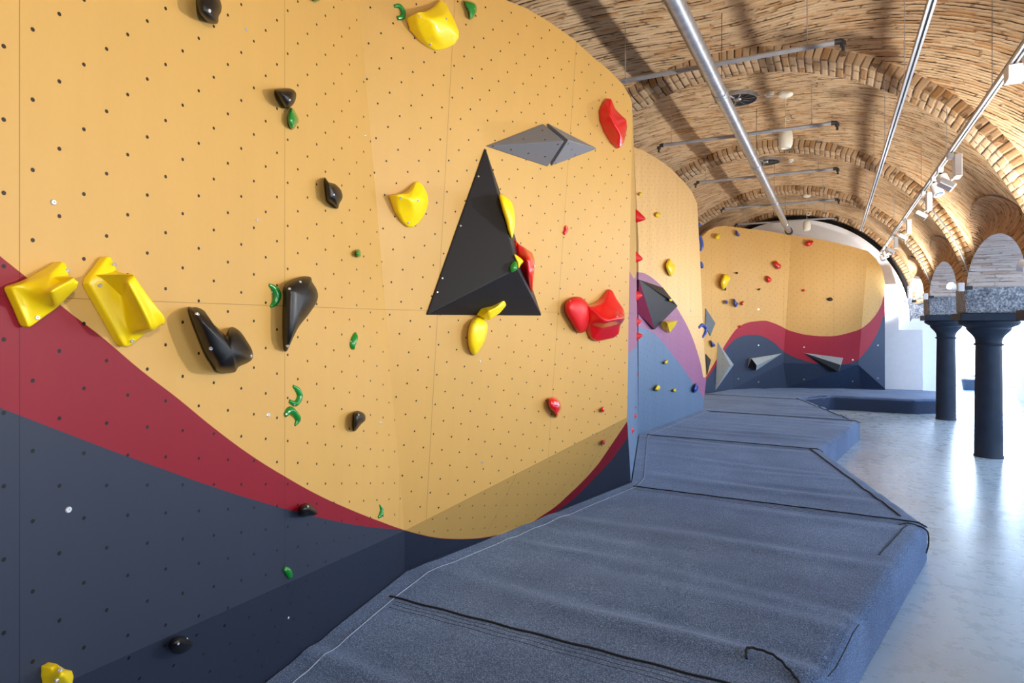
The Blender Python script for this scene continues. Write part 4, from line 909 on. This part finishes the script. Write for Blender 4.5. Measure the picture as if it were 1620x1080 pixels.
# lamps along the track: box floods and cylinder spots
LAMPS = [(1597, 96, 'flood', 'large white box floodlight on the track, nearest the camera at right edge'), (1503, 243, 'box', 'white box floodlight on the track above two round spot lamps'),
         (1487, 268, 'cyl', 'round spot lamp on the track, upper of a pair'), (1477, 287, 'cyl', 'round spot lamp on the track, lower of a pair'), (1461, 305, 'box', 'white box floodlight with tilted head below the round pair'),
         (1431, 347, 'box', 'bright white box floodlight midway along the far half of track'), (1412, 377, 'box', 'white box floodlight just above the far lamp cluster'),
         (1401, 392, 'cyl', 'round spot lamp at the top of the far cluster'), (1393, 402, 'cyl', 'round spot lamp in the middle of the far cluster'), (1382, 412, 'cyl', 'spot lamp at the very end of the far cluster')]
TX, TZ = .93, 3.4
for px, py, kind, lab in LAMPS:
    r = ray(px, py); tt = TX/r.x if r.x > 0.001 else 10; p = CAM + r*tt; y = min(p.y, 15.8)
    if py > 385: y = {1401: 14.2, 1393: 14.9, 1382: 15.7}[px]
    if kind == 'flood':
        y = 4.6
    c = empty('track_lamp', (TX, y, TZ), lab, 'lamp', 'white lamps on the lighting track'); s = 1.0
    bm = bmesh.new(); box(bm, TX-.02, TX+.02, y-.06, y+.06, TZ-.05, TZ-.012); bm_obj('adapter', bm, M_lampw, c)
    if kind == 'flood':
        bm = bmesh.new(); box(bm, TX-.03, TX+.06, y-.10, y+.03, TZ-.10, TZ-.02); bevel(bm_obj('gear_box', bm, M_lampw, c), .006)
        bm = bmesh.new(); box(bm, TX+.04, TX+.27, y-.12, y-.05, TZ-.05, TZ+.15); bevel(bm_obj('lamp_head', bm, M_lampw, c), .008)
        bm = bmesh.new(); box(bm, TX+.06, TX+.26, y-.11, y-.06, TZ-.062, TZ-.049); bm_obj('glass', bm, M_glass, c)
        spot('track_spot', (TX+.1, y-.1, TZ-.12), (-2.6, y-.3, 1.6), 34, NEUT, 115, .9, .08)
    elif kind == 'box':
        q = 1.0 if kind == 'box' else 1.0
        ax = Vector((.95, -.1, -.2)).normalized(); az = Vector((.05, 0, 1)).normalized(); ay = az.cross(ax).normalized()
        bm = bmesh.new(); obox(bm, (TX+.05, y-.02, TZ-.13), Vector((1,0,0)), Vector((0,1,0)), Vector((0,0,1)), .055, .15*q, .20*q); bevel(bm_obj('gear_box', bm, M_lampw, c), .006)
        hx = Vector((-.55, 0, -.83)).normalized(); hy = Vector((0,1,0)); hz = hx.cross(hy)
        cc = Vector((TX-.02, y+.05, TZ-.27))
        bm = bmesh.new(); obox(bm, cc, hz, hy, hx, .13, .19, .05); bevel(bm_obj('lamp_head', bm, M_lampw, c), .01)
        bm = bmesh.new(); obox(bm, cc + hx*.027, hz, hy, hx, .11, .165, .004); bm_obj('glass', bm, M_glass, c)
        bm = bmesh.new(); tube(bm, [(TX+.03, y+.05, TZ-.22), tuple(cc)], .01, 8); bm_obj('arm', bm, M_lampw, c)
        spot('track_spot', tuple(cc + hx*.06), tuple(cc + Vector((-3.0, 1.0, -1.6))), 36, NEUT, 115, .9, .08)
    else:
        ax = Vector((.25, -.35, -.9)).normalized(); cc = Vector((TX+.03, y, TZ-.14))
        bm = bmesh.new(); lathe(bm, [(.035, -.07), (.05, -.06), (.052, .06), (.046, .06), (.03, .01)], cc, 24, axis=ax); bm_obj('lamp_head', bm, M_lampw, c, smooth=False)
        bm = bmesh.new(); lathe(bm, [(.044, .05), (.028, .0), (.01, -.01)], cc, 20, axis=ax); bm_obj('reflector', bm, M_glass, c, smooth=True)
        bm = bmesh.new(); tube(bm, [(TX, y, TZ-.04), tuple(cc - ax*.03)], .012, 8); bm_obj('arm', bm, M_fit, c)

def vz(x, y=None): 
    l = 0
    if y is not None:
        yb = (y - (-.28)) % BAY; l = .06*math.sin(math.pi*yb/BAY)
    return ZC + math.sqrt((RW + l)**2 - (x - XC)**2)
# pendants
for (x, y, lab, ring) in ((-.53, 8.5, 'cream egg-shaped pendant on a wire under the vault, nearer one', 1), (-.53, 15.6, 'cream egg-shaped pendant hanging in front of the white arched end', 1)):
    zt = vz(x, y); zb = 4.18 if y < 10 else 4.06
    c = empty('pendant_speaker', (x, y, zt), lab, 'pendant', 'cream pendants under the vault')
    bm = bmesh.new(); lathe(bm, [(.05, -.05), (.085, -.03), (.09, .0), (.06, .03)], (x, y, zt), 24); bm_obj('ceiling_rose', bm, M_cream, c, smooth=True)
    bm = bmesh.new(); tube(bm, [(x, y, zt-.04), (x, y, zb+.12)], .004, 6); bm_obj('wire', bm, M_cream, c)
    bm = bmesh.new(); pts = [(x+.03+.036*math.cos(a), y, zb+.27+.036*math.sin(a)) for a in [2*math.pi*k/16 for k in range(17)]]; tube(bm, pts, .009, 8); bm_obj('cable_ring', bm, M_cream, c, smooth=True)
    bm = bmesh.new(); lathe(bm, [(.02, .125), (.055, .115), (.078, .08), (.084, .0), (.08, -.07), (.062, -.11), (.052, -.115), (.045, -.10)], (x, y, zb), 28); bm_obj('shade', bm, M_cream, c, smooth=True)
for x, y, lab in ((-.72, 8.45, 'small white smoke detector beside the nearer pendant rose'), (-.68, 12.1, 'small white smoke detector in the bay before the third rib')):
    zt = vz(x, y); c = empty('smoke_detector', (x, y, zt), lab, 'smoke detector')
    bm = bmesh.new(); lathe(bm, [(.045, -.035), (.055, -.03), (.055, .0)], (x, y, zt), 20); bm_obj('body', bm, M_cream, c)
    bm = bmesh.new(); lathe(bm, [(.03, -.055), (.036, -.05), (.036, -.034)], (x, y, zt), 20); bm_obj('sensor', bm, M_lampw, c)
for x, y, lab in ((-1.1, 8.45, 'round dark swirl vent in the vault beside the nearer pendant'), (-1.08, 12.0, 'round dark swirl vent in the vault beyond the second visible rib')):
    zt = vz(x, y) - .03; c = empty('swirl_vent', (x, y, zt), lab, 'air vent', 'swirl vents in the vault crown')
    bm = bmesh.new(); lathe(bm, [(.235, -.02), (.25, -.02), (.25, .05), (.235, .05)], (x, y, zt), 40, caps=False); bm_obj('rim', bm, M_zinc, c)
    bm = bmesh.new(); lathe(bm, [(.236, -.005), (.236, .04)], (x, y, zt), 40); bm_obj('face_plate', bm, M_slot, c)
    for k in range(10):
        a = 2*math.pi*k/10; bm = bmesh.new(); ca = Vector((math.cos(a), math.sin(a), 0)); cb = Vector((-math.sin(a), math.cos(a), 0))
        obox(bm, Vector((x, y, zt-.012)) + ca*.15, ca, (cb + Vector((0,0,.5))).normalized(), ca.cross(cb), .13, .016, .004); bm_obj('blade', bm, M_pipe, c)
    bm = bmesh.new(); lathe(bm, [(.04, -.02), (.05, -.01), (.05, .0)], (x, y, zt), 20); bm_obj('hub', bm, M_zinc, c)

# ------------------------------------------------------------------ bucket by the door
bx, by = 3.33, 20.9
c = empty('bucket', (bx, by, 0), 'dark blue mop bucket with raised handle on the floor by the bright door', 'bucket')
bm = bmesh.new(); n = 32; R_ = []
for (sx, sy, z) in ((.15, .11, .0), (.19, .15, .27), (.205, .165, .275), (.205, .165, .29), (.18, .14, .29), (.14, .10, .02)):
    R_.append([bm.verts.new((bx + sx*(abs(math.cos(a))**.5)*(1 if math.cos(a) > 0 else -1), by + sy*(abs(math.sin(a))**.5)*(1 if math.sin(a) > 0 else -1), z)) for a in [2*math.pi*(k+.5)/n for k in range(n)]])
for a, b in zip(R_, R_[1:]):
    for k in range(n): bm.faces.new((a[k], a[(k+1) % n], b[(k+1) % n], b[k]))
bm.faces.new(R_[0][::-1]); bm.faces.new(R_[-1]); bm_obj('tub', bm, M_bucket, c)
bm = bmesh.new(); tube(bm, [(bx-.2, by, .27), (bx-.2, by, .35), (bx-.16, by, .385), (bx+.16, by, .385), (bx+.2, by, .35), (bx+.2, by, .27)], .012, 8); bm_obj('handle', bm, M_fit, c)
